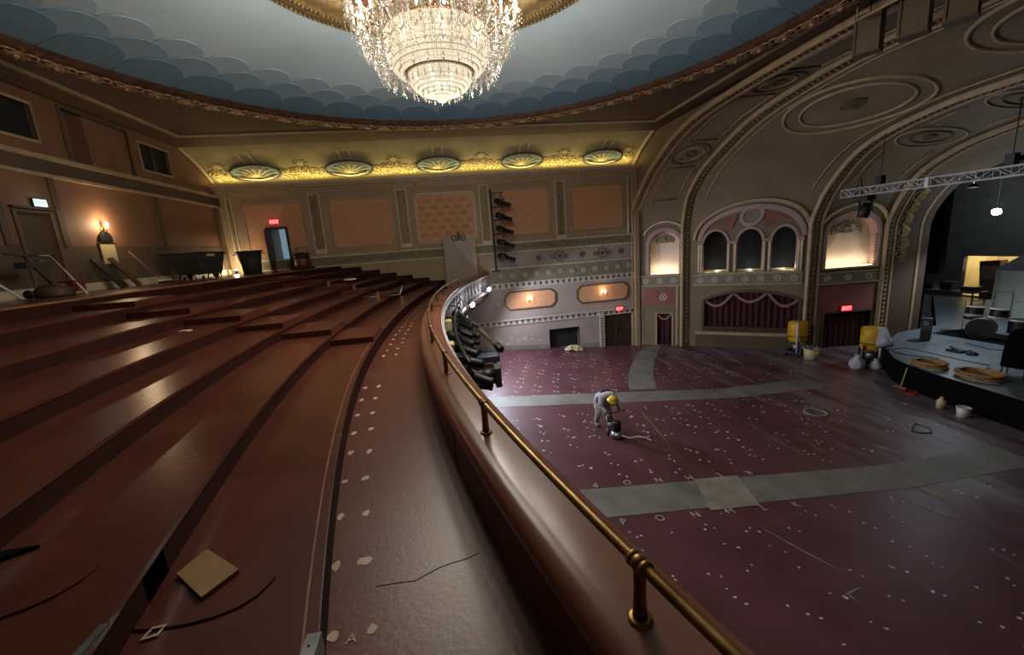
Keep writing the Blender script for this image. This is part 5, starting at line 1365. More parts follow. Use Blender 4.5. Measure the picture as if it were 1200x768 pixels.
a = BZ(103, 345, ZP); mb = MB(); rod(mb, (a[0], a[1], ZP+0.02), (XL+0.10, 12.95, ZP+1.05), 0.02); tag(mb.build('leaning_pole', 'white'), 'thin white pole leaning beside the dark rear door', 'pole')
def plank(a, b, y0, w_, label, m, th=0.04):
    mb = MB(); A = Vector((XL+0.62, y0+a, ZP+0.02)); B = Vector((XL+0.10, y0+b, ZP+0.95)); mb.bar(A, B, w_, th, up=(1, 0, 0.5)); tag(mb.build('leaning_board', m), label, 'board', 'boards leaning on the rear wall')
plank(0.15, 0.0, 14.35, 0.34, 'wide black board leaning under the cream notice', 'black'); plank(0.30, 0.10, 14.85, 0.22, 'narrow brown board leaning under the cream notice', 'wood_dark')
t = thing('wall_notice', 'cream notice in a dark frame below the sconce on the rear wall', 'notice', (XL, 15.08, 0.62))
mb = MB(); mb.box(0.016, 0.04, -0.34, 0.34, -0.36, 0.36); mb.build('frame', 'wood_dark', t)
mb = MB(); mb.box(0.041, 0.046, -0.29, 0.29, -0.30, 0.30); mb.build('sheet', 'cream', t)
mb = MB(); mb.slab(lambda u, v, d: (0.02+d, u, v), [(-0.26, 0.40), (0.26, 0.40), (0.22, 0.58), (0.10, 0.70), (-0.10, 0.70), (-0.22, 0.58)], 0.0, 0.05); mb.build('dark_header', 'black', t)
x, y = BZ(166, 336, ZP); t = thing('broom', 'push broom with a pale handle leaning on the rear wall', 'broom', (XL+0.55, 16.35, ZP))
mb = MB(); rod(mb, (0, 0, 0.12), (-0.45, -0.55, 1.15), 0.018); mb.build('handle', 'wood', t)
mb = MB(); mb.box(-0.06, 0.08, -0.1, 0.45, 0.07, 0.13); mb.build('head', 'white', t)
mb = MB(); mb.box(-0.05, 0.07, -0.1, 0.45, 0.0, 0.07); mb.build('bristles', 'black', t)
# tilt truck
t = thing('tilt_truck', 'black plastic tilt truck cart with sloping nose parked by the rear wall', 'cart', (-9.35, 17.6, ZP))
def loft(mb, A, B):
    n = len(A); base = len(mb.v); mb.v += [tuple(p) for p in A]+[tuple(p) for p in B]
    for i in range(n): j = (i+1) % n; mb.f.append((base+i, base+j, base+n+j, base+n+i)); mb.sm.append(False)
mb = MB()
bot = [(-0.42, -0.55, 0.22), (0.42, -0.55, 0.22), (0.42, 0.75, 0.16), (-0.42, 0.75, 0.16)]; top = [(-0.55, -1.15, 0.98), (0.55, -1.15, 0.98), (0.55, 0.95, 0.98), (-0.55, 0.95, 0.98)]
top2 = [(-0.5, -1.08, 0.98), (0.5, -1.08, 0.98), (0.5, 0.9, 0.98), (-0.5, 0.9, 0.98)]; bot2 = [(-0.36, -0.5, 0.30), (0.36, -0.5, 0.30), (0.36, 0.68, 0.26), (-0.36, 0.68, 0.26)]
loft(mb, bot, top); loft(mb, top, top2); loft(mb, top2, bot2); mb.f += [(3, 2, 1, 0)]; mb.sm += [False]; nb = len(mb.v); mb.f.append((nb-4, nb-3, nb-2, nb-1)); mb.sm.append(False)
tb = mb.build('tub', 'grey', t)
mb = MB(); mb.tube([(p[0]*1.02, p[1], p[2]) for p in top], 0.035, 6, closed=True); mb.build('rim', 'black', tb)
mb = MB(); mb.box(0.50, 0.57, -0.35, 0.15, 0.84, 0.93); mb.build('label_plate', 'cream', tb)
for sg in (-0.46, 0.46):
    mb = MB(); mb.lathe([(0.0, -0.04), (0.17, -0.04), (0.18, 0.0), (0.17, 0.04), (0.0, 0.04)], 16, (sg, 0.2, 0.18), (1, 0, 0)); w_ = mb.build('wheel', 'black', t)
    mb = MB(); mb.lathe([(0.0, -0.05), (0.06, -0.05), (0.06, 0.05), (0.0, 0.05)], 10, (sg, 0.2, 0.18), (1, 0, 0)); mb.build('hub', 'grey', w_)
    mb = MB(); mb.lathe([(0.0, -0.025), (0.07, -0.025), (0.07, 0.025), (0.0, 0.025)], 10, (sg*0.7, -0.42, 0.07), (1, 0, 0)); mb.build('caster', 'black', t)
# barrier pipe on legs in front of the corner
t = thing('barrier_rail', 'dark horizontal pipe barrier between the cart and the round bin', 'barrier', (-10.15, 19.6, ZP))
mb = MB(); mb.tube([(0.0, -2.0, 0.95), (0.0, 2.2, 0.98)], 0.03, 7); mb.build('pipe', 'black', t)
for f_ in (0.15, 0.62):
    p = Vector((0, -2.0, 0.95)).lerp(Vector((0, 2.2, 0.98)), f_); mb = MB(); mb.tube([p, (p.x+0.05, p.y+0.45, 0.0)], 0.025, 6); mb.tube([p, (p.x-0.05, p.y-0.45, 0.0)], 0.025, 6); mb.build('leg', 'black', t)
# low lamp in the corner
t = thing('floor_work_lamp', 'small work lamp glowing on the floor in the balcony corner', 'work light', (-10.0, 21.85, ZP))
mb = MB(); mb.box(-0.14, 0.14, -0.08, 0.08, 0.0, 0.05); mb.build('base', 'black', t)
mb = MB(); mb.lathe([(0.04, 0.0), (0.12, 0.10), (0.13, 0.12)], 14, (0, 0, 0.05), (0, 0, 1)); mb.build('reflector', 'steel', t)
mb = MB(); mb.ball((0, 0, 0.17), 0.06, 10, 6); mb.build('bulb', 'bulb', t)
lamp('corner_light', 'POINT', (0.05, -0.12, 0.30), 60.0, (1.0, 0.80, 0.50), t, 0.06)
# round bin
t = thing('rubbish_bin', 'dark tapered round bin left of the open doorway', 'bin', (-8.7, 20.5, ZP))
mb = MB(); mb.lathe([(0.36, 0.0), (0.42, 0.5), (0.48, 0.92), (0.53, 0.95), (0.55, 1.0), (0.50, 1.0), (0.46, 0.9), (0.34, 0.04), (0.0, 0.04)], 22); mb.build('tub', 'grey', t)
mb = MB(); mb.tube([(0.545*math.cos(2*PI*k/24), 0.545*math.sin(2*PI*k/24), 0.99) for k in range(24)], 0.025, 5, closed=True); mb.build('rim', 'black', t)
for a in (0.4, 0.4+PI):
    mb = MB(); mb.tube([(0.5*math.cos(a-0.2), 0.5*math.sin(a-0.2), 0.9), (0.62*math.cos(a), 0.62*math.sin(a), 0.86), (0.5*math.cos(a+0.2), 0.5*math.sin(a+0.2), 0.9)], 0.02, 5); mb.build('handle', 'black', t)
# red vacuum
t = thing('shop_vacuum', 'red and black machine with raised handle right of the open doorway', 'machine', (-6.75, 21.2, ZP))
mb = MB(); mb.lathe([(0.30, 0.10), (0.34, 0.2), (0.34, 0.5), (0.30, 0.56)], 16); mb.build('tank', 'red_dark', t)
mb = MB(); mb.lathe([(0.34, 0.54), (0.36, 0.62), (0.26, 0.76), (0.0, 0.80)], 16); mb.build('motor_head', 'black', t)
mb = MB(); mb.tube([(-0.2, 0, 0.7), (-0.2, 0, 1.0), (0.25, 0.1, 1.02), (0.25, 0.1, 0.7)], 0.025, 6); mb.build('handle', 'black', t)
mb = MB(); mb.box(-0.45, 0.45, -0.3, 0.3, 0.04, 0.10); mb.build('dolly', 'black', t)
for sx in (-0.4, 0.4):
    for sy in (-0.25, 0.25): mb = MB(); mb.lathe([(0.0, -0.02), (0.05, -0.02), (0.05, 0.02), (0.0, 0.02)], 10, (sx, sy, 0.05), (0, 1, 0)); mb.build('caster', 'black', t)
mb = MB(); mb.box(0.55, 1.0, 0.0, 0.12, 0.0, 0.9)
t2 = thing('loose_wall_panel', 'small brown panelled frame leaning on the wall beside the open doorway', 'frame', (-7.2, YW-0.14, ZP))
mb = MB(); mb.ribbon(lambda u, v, d: (u, -d, v), [(-0.25, 0.0), (0.45, 0.0), (0.45, 0.75), (-0.25, 0.75)], 0.07, 0.0, 0.05, True); mb.build('rim', 'wall_dado', t2)
mb = MB(); mb.rect(lambda u, v, d: (u, -d, v), -0.22, 0.42, 0.03, 0.72, 0.0, 0.02); mb.build('panel', 'trim_dark', t2)
# white topped stool on the terraces
def on_terrace(px, py):
    for k in (0, 1, 2, 3, 4, 5, 6):
        X_, Y_ = BZ(px, py, RZ[k])
        hi = rx(k, Y_); lo = rx(k+1, Y_) if k < 6 else XL
        if lo-0.05 <= X_ <= hi+0.02: return X_, Y_, RZ[k]
    return BZ(px, py, RZ[2])+(RZ[2],)
p = on_terrace(412, 340); t = thing('step_stool', 'small black stool with a white top standing on the terraces', 'stool', p)
mb = MB(); mb.lathe([(0.0, 0.40), (0.24, 0.40), (0.25, 0.43), (0.24, 0.45), (0.0, 0.45)], 16); mb.build('top', 'white', t)
for k in range(4):
    a = PI/4+PI/2*k; mb = MB(); mb.tube([(0.16*math.cos(a), 0.16*math.sin(a), 0.40), (0.2*math.cos(a), 0.2*math.sin(a), 0.0)], 0.02, 6); mb.build('leg', 'black', t)
for i, q in enumerate([(386, 339), (416, 343), (444, 352), (472, 357)]):
    p = on_terrace(*q); mb = MB(); mb.box(-0.035, 0.035, -0.035, 0.035, 0.0, 0.26); mb.box(-0.045, 0.045, -0.045, 0.045, 0.25, 0.28)
    o = tag(mb.build('post_stub', 'edge', None, p), ['short tan post stub just left of the white topped stool', 'short tan post stub just right of the white topped stool', 'short tan post stub behind the loose bracket', 'short tan post stub lowest down towards the handrail'][i], 'post', 'post stubs of removed aisle rails')
p = on_terrace(452, 348); mb = MB(); mb.tube([(0, 0, 0.03), (0.5, 0.1, 0.03), (0.62, 0.12, 0.35)], 0.03, 6); mb.tube([(-0.1, 0.2, 0.05), (-0.5, -0.1, 0.03), (-0.9, 0.2, 0.03)], 0.03, 6); tag(mb.build('loose_bracket', 'steel', None, p), 'bent loose metal bracket lying on the terraces', 'bracket')
p = on_terrace(217, 388); mb = MB(); mb.slab(lambda u, v, d: (u, v, d), [(-0.09, -0.05), (0.08, -0.07), (0.11, 0.03), (-0.06, 0.07)], 0.001, 0.012); tag(mb.build('paper_scrap', 'white', None, p), 'white paper scrap on an upper terrace', 'paper')
p = on_terrace(204, 319); 
# foreground litter
Z1, Z2, Z3 = RZ[0], RZ[1], RZ[2]
c4 = [BZ(*q, Z1+0.02) for q in [(207, 673), (243, 644), (280, 668), (236, 701)]]
mb = MB(); mb.slab(lambda u, v, d: (u, v, Z1+d), c4[::-1], 0.002, 0.025); bd_ = mb.build('plywood_offcut', 'wood'); tag(bd_, 'square pale plywood offcut lying on the lowest terrace', 'board')
pts = [BZ(*q, Z1+0.01) for q in [(145, 739), (180, 737), (215, 732), (250, 723), (280, 711), (302, 697), (315, 684), (322, 676)]]
mb = MB(); mb.tube([(a, b, Z1+0.006) for a, b in pts], 0.005, 5); tag(mb.build('bent_strip', 'riser'), 'thin bent dark strip lying below the plywood offcut', 'trim strip', 'bent strips on the terraces')
pts = [BZ(*q, Z2+0.01) for q in [(-30, 735), (0, 724), (30, 713), (62, 699), (90, 683), (116, 662)]]
mb = MB(); mb.tube([(a, b, Z2+0.006) for a, b in pts], 0.005, 5); tag(mb.build('bent_strip', 'riser'), 'thin bent dark strip lying at the lower left edge', 'trim strip', 'bent strips on the terraces')
pts = [BZ(*q, Z1+0.002) for q in [(240, 745), (300, 735), (345, 727), (368, 724)]]
# missing riser board, its dark gap put in as a black sheet
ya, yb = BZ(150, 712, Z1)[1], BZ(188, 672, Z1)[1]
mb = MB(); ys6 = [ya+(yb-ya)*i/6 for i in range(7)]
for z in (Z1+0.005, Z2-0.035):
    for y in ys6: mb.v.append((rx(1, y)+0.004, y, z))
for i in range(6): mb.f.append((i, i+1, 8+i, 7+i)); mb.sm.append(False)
mb.build('riser_gap_black_sheet', 'void_black', balcony) if 'void_black' in K else None
p = BZ(160, 709, Z1); mb = MB(); mb.slab(lambda u, v, d: (p[0]+u, p[1]+v, Z1+d), [(-0.05, -0.02), (0.0, -0.035), (0.06, 0.0), (0.05, 0.03), (-0.01, 0.012), (-0.04, 0.02)], 0.001, 0.01); tag(mb.build('metal_scrap', 'patch_tan'), 'crumpled pale scrap beside the riser gap', 'scrap')
p = BZ(180, 743, Z1); mb = MB(); mb.ribbon(lambda u, v, d: (p[0]+u, p[1]+v, Z1+d), [(-0.03, -0.03), (0.03, -0.02), (0.035, 0.03), (-0.02, 0.025)], 0.016, 0.001, 0.01, True); tag(mb.build('square_washer', 'patch_tan'), 'small pale square washer below the bent strip', 'washer')
y0 = BZ(355, 757, Z1)[1]; x0 = rx(0, y0)
t = thing('edge_bracket', 'steel bracket screwed to the edge of the lowest terrace', 'bracket', (x0, y0, Z1))
mb = MB(); mb.box(-0.045, 0.012, -0.09, 0.045, 0.004, 0.012); mb.box(0.012, 0.02, -0.09, 0.045, -0.10, 0.012); mb.build('plate', 'steel', t)
mb = MB(); mb.lathe([(0.0, 0.016), (0.006, 0.014), (0.007, 0.012)], 8, (-0.018, -0.02, 0)); mb.build('screw', 'black', t)
y0 = BZ(92, 756, Z2)[1]; x0 = rx(1, y0)
mb = MB(); mb.box(-0.02, 0.014, -0.10, 0.08, 0.004, 0.014); tag(mb.build('edge_strip', 'steel', None, (x0, y0, Z2)), 'bright steel strip on the nosing at the lower left', 'metal strip')
q4 = [BZ(*q, Z2+0.01) for q in [(-40, 652), (0, 648), (47, 640), (30, 646), (0, 657), (-40, 665)]]
mb = MB(); mb.slab(lambda u, v, d: (u, v, Z2+d), q4, 0.002, 0.02); tag(mb.build('rubber_offcut', 'black_soft'), 'black rubber offcut at the lower left edge', 'offcut')

# ================================================================ LANTERNS ON THE BALCONY FRONT
def lantern_parts(t, s=1.0, rot=Matrix.Identity(3)):
    """profile spotlight: body, lens tube, yoke, clamp; beam axis +X before rot"""
    ax = rot @ Vector((1, 0, 0))
    mb = MB(); mb.lathe([(0.0, -0.32*s), (0.10*s, -0.30*s), (0.13*s, -0.15*s), (0.12*s, 0.0), (0.09*s, 0.05*s)], 12, (0, 0, 0), ax); mb.build('body', 'black', t)
    mb = MB(); mb.lathe([(0.085*s, 0.04*s), (0.085*s, 0.36*s), (0.10*s, 0.38*s), (0.10*s, 0.44*s), (0.07*s, 0.44*s), (0.07*s, 0.36*s)], 12, (0, 0, 0), ax); mb.build('lens_tube', 'black', t)
    mb = MB(); y = rot @ Vector((0, 1, 0)); u = Vector((0, 0, 1)); mb.tube([y*0.15*s, y*0.16*s+u*0.2*s, u*0.26*s, y*-0.16*s+u*0.2*s, y*-0.15*s], 0.014*s, 5); yk = mb.build('yoke', 'black', t)
    mb = MB(); mb.box(-0.03*s, 0.03*s, -0.03*s, 0.03*s, 0.25*s, 0.36*s); mb.build('clamp', 'grey', yk)
pp = thing('lighting_pipe', 'black pipes on brackets along the curved balcony front', 'pipe')
for dz, off in ((-1.72, 0.28), (-2.32, 0.42)):
    mb = MB(); mb.tube([(par(*CAPO, y)+off, y, dz) for y in [6.0+0.5*i for i in range(17)]], 0.03, 6); mb.build('pipe', 'black', pp)
for y in (6.4, 8.4, 10.4, 12.4):
    mb = MB(); X_ = par(*CAPO, y); mb.tube([(X_+0.075, y, -1.7), (X_+0.28, y, -1.72), (X_+0.42, y, -2.32), (X_+0.105, y, -2.37)], 0.02, 5); mb.build('bracket', 'black', pp)
rl = random.Random(11); k = 0
LAB = ['nearest the handrail post', 'second along', 'third along', 'fourth along', 'fifth along', 'sixth along', 'farthest along']
for tier, (dz, off) in enumerate(((-1.72, 0.28), (-2.32, 0.42))):
    for j in range(7):
        y = 6.6+1.0*j+0.25*tier
        if tier and j == 0: continue
        t = thing('stage_lantern', 'black profile stage lantern on the %s balcony front pipe, %s' % (('upper', 'lower')[tier], LAB[j]), 'stage light', (par(*CAPO, y)+off+0.05, y, dz-0.378), 0, 'lanterns hung on the balcony front')
        lantern_parts(t, 0.95, Matrix.Rotation(rl.uniform(-0.5, 0.35), 3, 'Z') @ Matrix.Rotation(rl.uniform(0.2, 0.6), 3, 'Y'))
y = 7.6; X_ = par(*CAPO, y)
t = thing('follow_spot', 'long brown tubed lantern slanting out from the balcony front', 'stage light', (X_+0.84, 9.6, -1.95))
dv = (Vector((X_+0.95, 8.2, -2.55))-Vector((X_+0.40, 9.4, -2.05))).normalized()
mb = MB(); mb.lathe([(0.05, -0.4), (0.055, 0.2), (0.05, 0.62), (0.07, 0.64), (0.07, 0.8), (0.0, 0.8)], 12, (0, 0, 0), dv); mb.build('tube', 'boot', t)
mb = MB(); mb.lathe([(0.07, 0.76), (0.085, 0.8), (0.085, 0.95), (0.07, 0.97)], 12, (0, 0, 0), dv); mb.build('lens_hood', 'black', t)
mb = MB(); mb.tube([(0, 0, 0.05), (-0.30, 0.25, 0.22), (-0.52, 0.42, 0.20)], 0.018, 5); mb.build('bracket', 'black', t)
for i, (yy, zz, m, lb) in enumerate([(8.0, -1.95, 'cream', 'cream transformer box fixed on the balcony front nearest the camera'), (10.1, -1.85, 'cream', 'cream transformer box fixed on the balcony front farther along')]):
    t = thing('transformer_box', lb, 'box', (par(*CAPO, yy)+0.10, yy, zz)); mb = MB(); mb.box(-0.06, 0.10, -0.16, 0.16, -0.12, 0.12); mb.build('case', m, t); mb = MB(); mb.box(0.10, 0.115, -0.12, 0.12, -0.09, 0.09); mb.build('cover', 'trim', t)
t = thing('scroller_lamp', 'lantern with a square steel frame low on the balcony front', 'stage light', (par(*CAPO, 6.9)+0.80, 6.9, -2.25))
mb = MB(); mb.ribbon(lambda u, v, d: (d, u, v), [(-0.15, -0.15), (0.15, -0.15), (0.15, 0.15), (-0.15, 0.15)], 0.05, 0.0, 0.1, True); mb.build('frame', 'steel', t)
mb = MB(); mb.lathe([(0.0, -0.25), (0.12, -0.2), (0.14, 0.0)], 10, (0, 0, 0), (1, 0, 0)); mb.build('body', 'black', t)
# boom of lanterns on the side wall
t = thing('lighting_boom', 'vertical black lighting boom standing against the side wall panels', 'boom', (2.58, 21.5, -1.36))
mb = MB(); mb.tube([(0, 0, 0), (0, 0, 4.15)], 0.045, 8); mb.build('pole', 'black', t)
mb = MB(); mb.box(-0.2, 0.2, -0.2, 0.2, 0.0, 0.05); mb.build('base_plate', 'black', t)
for i, z in enumerate((0.72, 1.42, 2.10, 2.75, 3.45)):
    mb = MB(); mb.tube([(0, 0, z+0.485), (0.62, -0.16, z+0.485)], 0.025, 6); mb.build('side_arm', 'black', t)
for i, z in enumerate((0.72, 1.42, 2.10, 2.75, 3.45)):
    s_ = thing('boom_lantern', 'black lantern on the wall boom, %s from the top' % ('fifth', 'fourth', 'third', 'second', 'first')[i], 'stage light', (2.58+0.50, 21.36, -1.36+z), 0, 'lanterns on the wall boom'); lantern_parts(s_, 1.25, Matrix.Rotation(-0.4-0.1*i, 3, 'Z') @ Matrix.Rotation(0.35, 3, 'Y'))
# low black cart on the floor under the balcony front
x, y = 0.75, 19.4
t = thing('flatbed_cart', 'low black cart with cables parked under the balcony front', 'cart', (x, y, zf(x)))
mb = MB(); mb.box(-1.3, 1.35, -0.45, 0.45, 0.22, 0.50); mb.build('deck', 'black', t)
for sx in (-1.1, 1.1):
    for sy in (-0.35, 0.35): mb = MB(); mb.lathe([(0.0, -0.04), (0.11, -0.04), (0.11, 0.04), (0.0, 0.04)], 12, (sx, sy, 0.13+0.078*0), (0, 1, 0)); mb.build('wheel', 'grey', t)
mb = MB(); mb.tube([(1.3, -0.3, 0.5), (1.35, -0.3, 0.75), (1.35, 0.3, 0.75), (1.3, 0.3, 0.5)], 0.025, 6); mb.tube([(-0.2, 0, 0.5), (-0.2, 0, 0.95)], 0.02, 6); mb.build('handle', 'black', t)
# rubble by the wall opening
mb = MB(); rr3 = random.Random(4); x, y = FL(672, 411); 
for i in range(24):
    a, r = rr3.uniform(0, 2*PI), rr3.uniform(0, 0.45); s_ = rr3.uniform(0.05, 0.13)
    mb.obox((x+r*math.cos(a), y-0.1+0.3*r*math.sin(a), zf(x+r*math.cos(a))+s_*0.8+max(0, 0.16-0.3*r)), (s_*1.3, s_, s_*0.7), Matrix.Rotation(rr3.uniform(0, 3), 3, 'Z'))
o = tag(mb.build('rubble', 'cream'), 'small heap of pale rubble below the black wall opening', 'rubble'); o['kind'] = 'stuff'

# ================================================================ FLOOR AND STAGE EQUIPMENT
def dust_machine(px, py, label, hdg=0.0, bag=False, s=1.0):
    x, y = BZ(px, py, -6.5); t = thing('dust_extractor', label, 'machine', (x, y, -6.5), hdg, 'yellow dust extractors')
    mb = MB(); mb.lathe([(0.0, 0.70*s), (0.36*s, 0.70*s), (0.42*s, 0.80*s), (0.42*s, 1.62*s), (0.38*s, 1.70*s), (0.0, 1.74*s)], 22); d = mb.build('drum', 'yellow', t)
    mb = MB(); mb.lathe([(0.43*s, 0.98*s), (0.44*s, 1.0*s), (0.43*s, 1.02*s)], 22); mb.build('band', 'black', d)
    mb = MB(); mb.box(-0.45*s, 0.45*s, -0.4*s, 0.4*s, 0.14*s, 0.26*s)
    for sx in (-0.38, 0.38):
        for sy in (-0.33, 0.33): mb.box(sx*s-0.03, sx*s+0.03, sy*s-0.03, sy*s+0.03, 0.2*s, 0.95*s)
    mb.build('frame', 'black', t)
    mb = MB(); mb.lathe([(0.0, 0.26*s), (0.2*s, 0.26*s), (0.22*s, 0.55*s), (0.0, 0.62*s)], 14); mb.build('collector_can', 'steel', t)
    for sx in (-0.4, 0.4):
        for sy in (-0.3, 0.3): mb = MB(); mb.lathe([(0.0, -0.03), (0.08, -0.03), (0.08, 0.03), (0.0, 0.03)], 10, (sx*s, sy*s, 0.08), (0, 1, 0)); mb.build('caster', 'black', t)
    mb = MB(); mb.tube([(-0.45*s, -0.2, 0.25), (-0.52*s, -0.2, 1.0), (-0.50*s, -0.2, 1.66*s), (-0.3*s, -0.1, 1.72*s)], 0.04, 7); mb.build('pipe', 'white', t)
    if bag:
        mb = MB(); mb.lathe([(0.0, -0.55), (0.12, -0.5), (0.26, 0.1), (0.30, 0.32), (0.0, 0.36)], 12, (-0.62*s, -0.25, 1.35*s), (-0.55, 0, -0.8)); mb.build('filter_bag', 'cloth_grey', t)
    return t
dust_machine(933, 416, 'yellow drum dust extractor beside the curtained box front', 0.4)
dust_machine(1019, 427, 'yellow drum dust extractor with pale filter bag beside the stage corner', 0.9, True)
def bucket(px, py, label, r=0.16, h=0.34, z=-6.5, m='white', fill=True):
    x, y = BZ(px, py, z); t = thing('bucket', label, 'bucket', (x, y, z), 0, 'white buckets')
    mb = MB(); mb.lathe([(0.0, 0.0), (r*0.85, 0.0), (r, h), (r*0.94, h), (r*0.8, 0.03), (0.0, 0.03)], 18); b = mb.build('pail', m, t)
    mb = MB(); mb.lathe([(r*1.0, h*0.9), (r*1.08, h*0.92), (r*1.08, h), (r*1.0, h)], 18, cap=False); mb.build('rim', m, b)
    mb = MB(); mb.tube([(r*math.cos(PI*k/10), 0.02*math.sin(PI*k/10), h*0.92+r*0.9*math.sin(PI*k/10)*0.25) for k in range(11)], 0.006, 4); mb.build('bail_handle', 'steel', b)
    return t
t = bucket(950, 421, 'large pale tub heaped with tools by the wall rib', 0.32, 0.55, m='cream')
mb = MB(); rr4 = random.Random(2)
for i in range(9): mb.obox((rr4.uniform(-.3, .3), rr4.uniform(-.2, .2), 0.58+rr4.uniform(0, .12)), (rr4.uniform(.08, .25), 0.05, 0.04), Matrix.Rotation(rr4.uniform(0, 3), 3, 'Z'))
mb.build('heaped_tools', 'steel', t)['kind'] = 'stuff'
bucket(1128, 489, 'white plastic bucket on the floor below the stage apron', 0.17, 0.34)
x, y = BZ(1105, 478, -6.5); mb = MB(); mb.lathe([(0.0, 0.0), (0.12, 0.0), (0.13, 0.25), (0.05, 0.34), (0.04, 0.40), (0.0, 0.41)], 14, (0, 0, 0)); tag(mb.build('jug', 'cream', None, (x-0.1, y, -6.5)), 'pale jug standing beside the white bucket', 'jug')
x, y = BZ(1004, 432, -6.5)
for i, (dx, dy, s_) in enumerate(((0, 0, 1), (0.58, -0.32, 0.75))):
    mb = MB(); mb.lathe([(0.0, 0.0), (0.24*s_, 0.0), (0.30*s_, 0.15*s_), (0.26*s_, 0.36*s_), (0.10*s_, 0.52*s_), (0.14*s_, 0.62*s_), (0.0, 0.62*s_)], 12); tag(mb.build('sack', 'cloth_grey', None, (x+dx, y+dy, -6.5)), ('large grey sack beside the stage corner', 'small grey sack in front of the larger one')[i], 'sack', 'grey sacks')
def coil(px, py, z, r, label, seed):
    x, y = BZ(px, py, z); t = thing('hose_coil', label, 'hose', (x, y, ZS), 0, 'coiled hoses on the stage edge')
    mb = MB(); rq = random.Random(seed); pts = []
    for k in range(200):
        a = 2*PI*k/33; q = r*(0.78+0.22*((k*7 % 200)/200)); pts.append((q*math.cos(a)*1.0+rq.uniform(-.01, .01), q*math.sin(a)*1.25, 0.035+0.028*(k/33)))
    mb.tube(pts, 0.033, 6); mb.build('hose', 'hose', t)
    mb = MB(); mb.lathe([(0.045, 0.0), (0.05, 0.12), (0.0, 0.12)], 8, pts[-1], (1, 0.4, 0)); mb.build('coupling', 'brass', t)
coil(1089, 430, ZS, 0.42, 'tan hose coil on the stage edge nearer the proscenium', 1); coil(1147, 443, ZS, 0.50, 'tan hose coil on the stage edge farther from the proscenium', 2)
x, y = BZ(1055, 456, -6.5); t = thing('broom', 'broom with pale stick leaning on the stage apron', 'broom', (x, y, -6.5))
mb = MB(); mb.tube([(0, 0, 0.08), (0.42, 0.08, 1.15)], 0.02, 6); mb.build('handle', 'cream', t)
mb = MB(); mb.box(-0.05, 0.05, -0.2, 0.2, 0.05, 0.10); mb.build('head', 'wood', t); mb = MB(); mb.box(-0.04, 0.04, -0.2, 0.2, 0.0, 0.05); mb.build('bristles', 'black', t)
x, y = BZ(1066, 461, -6.5); t = thing('dustpan', 'red dustpan lying at the foot of the broom', 'dustpan', (x, y, -6.5), 0.5)
mb = MB(); mb.box(-0.16, 0.16, -0.16, 0.12, 0.0, 0.015); mb.box(-0.16, 0.16, 0.10, 0.12, 0.0, 0.10); mb.box(-0.17, -0.15, -0.16, 0.12, 0, 0.07); mb.box(0.15, 0.17, -0.16, 0.12, 0, 0.07); mb.build('pan', 'red', t); mb = MB(); mb.tube([(0, 0.11, 0.06), (0, 0.34, 0.10)], 0.018, 6); mb.build('handle', 'red', t)
x, y = BZ(956, 484, -6.5); mb = MB(); mb.lathe([(0.28, 0.0), (0.36, 0.0), (0.36, 0.03), (0.28, 0.03), (0.28, 0.0)], 28, cap=False); tag(mb.build('floor_ring', 'concrete2', None, (x, y, -6.5)), 'pale metal ring lying alone on the maroon floor', 'ring')
pts = [BZ(*q, -6.5) for q in [(1068, 506), (1072, 497), (1090, 503), (1092, 508), (1078, 508), (1068, 506)]]
mb = MB(); mb.tube([(a, b, -6.485) for a, b in pts], 0.014, 5); tag(mb.build('cable_loop', 'black'), 'loop of dark cable on the worn floor before the stage', 'cable')
mb = MB()
for pth in ([(1036, 411), (1060, 408), (1090, 414), (1120, 421), (1160, 429)], [(1130, 402), (1160, 410), (1195, 412)], [(1095, 420), (1060, 416), (1045, 412)]):
    mb.tube([(*BZ(*q, ZS), ZS+0.014) for q in pth], 0.014, 5)
tag(mb.build('stage_cables', 'black'), 'dark cables trailing over the pale stage floor', 'cable')['kind'] = 'stuff'
for q, lb in (((1121, 412), 'large dark lump of gear on the bare stage floor'), ((1139, 416), 'small dark lump of gear on the bare stage floor')):
    x, y = BZ(*q, ZS); s_ = 1.0 if 'large' in lb else 0.55; t = thing('foot_pedal', lb, 'stage gear', (x, y, ZS)); mb = MB(); mb.box(-0.2*s_, 0.2*s_, -0.25*s_, 0.25*s_, 0, 0.08); mb.build('base', 'black', t); mb = MB(); mb.obox((0, 0, 0.13), (0.12*s_, 0.2*s_, 0.03), Matrix.Rotation(0.3, 3, 'X')); mb.build('treadle', 'black', t)
# drum kit
x, y = BZ(1150, 396, ZS); t = thing('drum_kit', 'black drum kit with pale rims on a dark mat on the stage', 'drum kit', (x, y, ZS))
def dru(c, r, h, ax, nm):
    mb = MB(); mb.lathe([(0.0, -h/2), (r, -h/2), (r, h/2), (0.0, h/2)], 20, c, ax, smooth=False); d = mb.build(nm, 'black', t)
    A = Vector(ax).normalized()
    for s_ in (-1, 1):
        mb = MB(); mb.lathe([(r, -0.03), (r*1.05, -0.03), (r*1.05, 0.03), (r, 0.03)], 20, Vector(c)+A*s_*h/2, ax, cap=False); mb.build('rim', 'white' if nm != 'bass_drum' else 'steel', d)
dru((-0.1, 0, 0.45), 0.44, 0.5, (-0.9, -0.45, 0.05), 'bass_drum')
dru((0.05, 0.40, 1.15), 0.28, 0.36, (0.1, 0, 1), 'tom'); dru((0.1, -0.40, 1.15), 0.28, 0.36, (0.1, 0, 1), 'tom'); dru((0.5, -0.9, 0.6), 0.36, 0.6, (0, 0, 1), 'floor_tom'); dru((0.5, 0.75, 0.75), 0.28, 0.2, (0, 0, 1), 'snare')
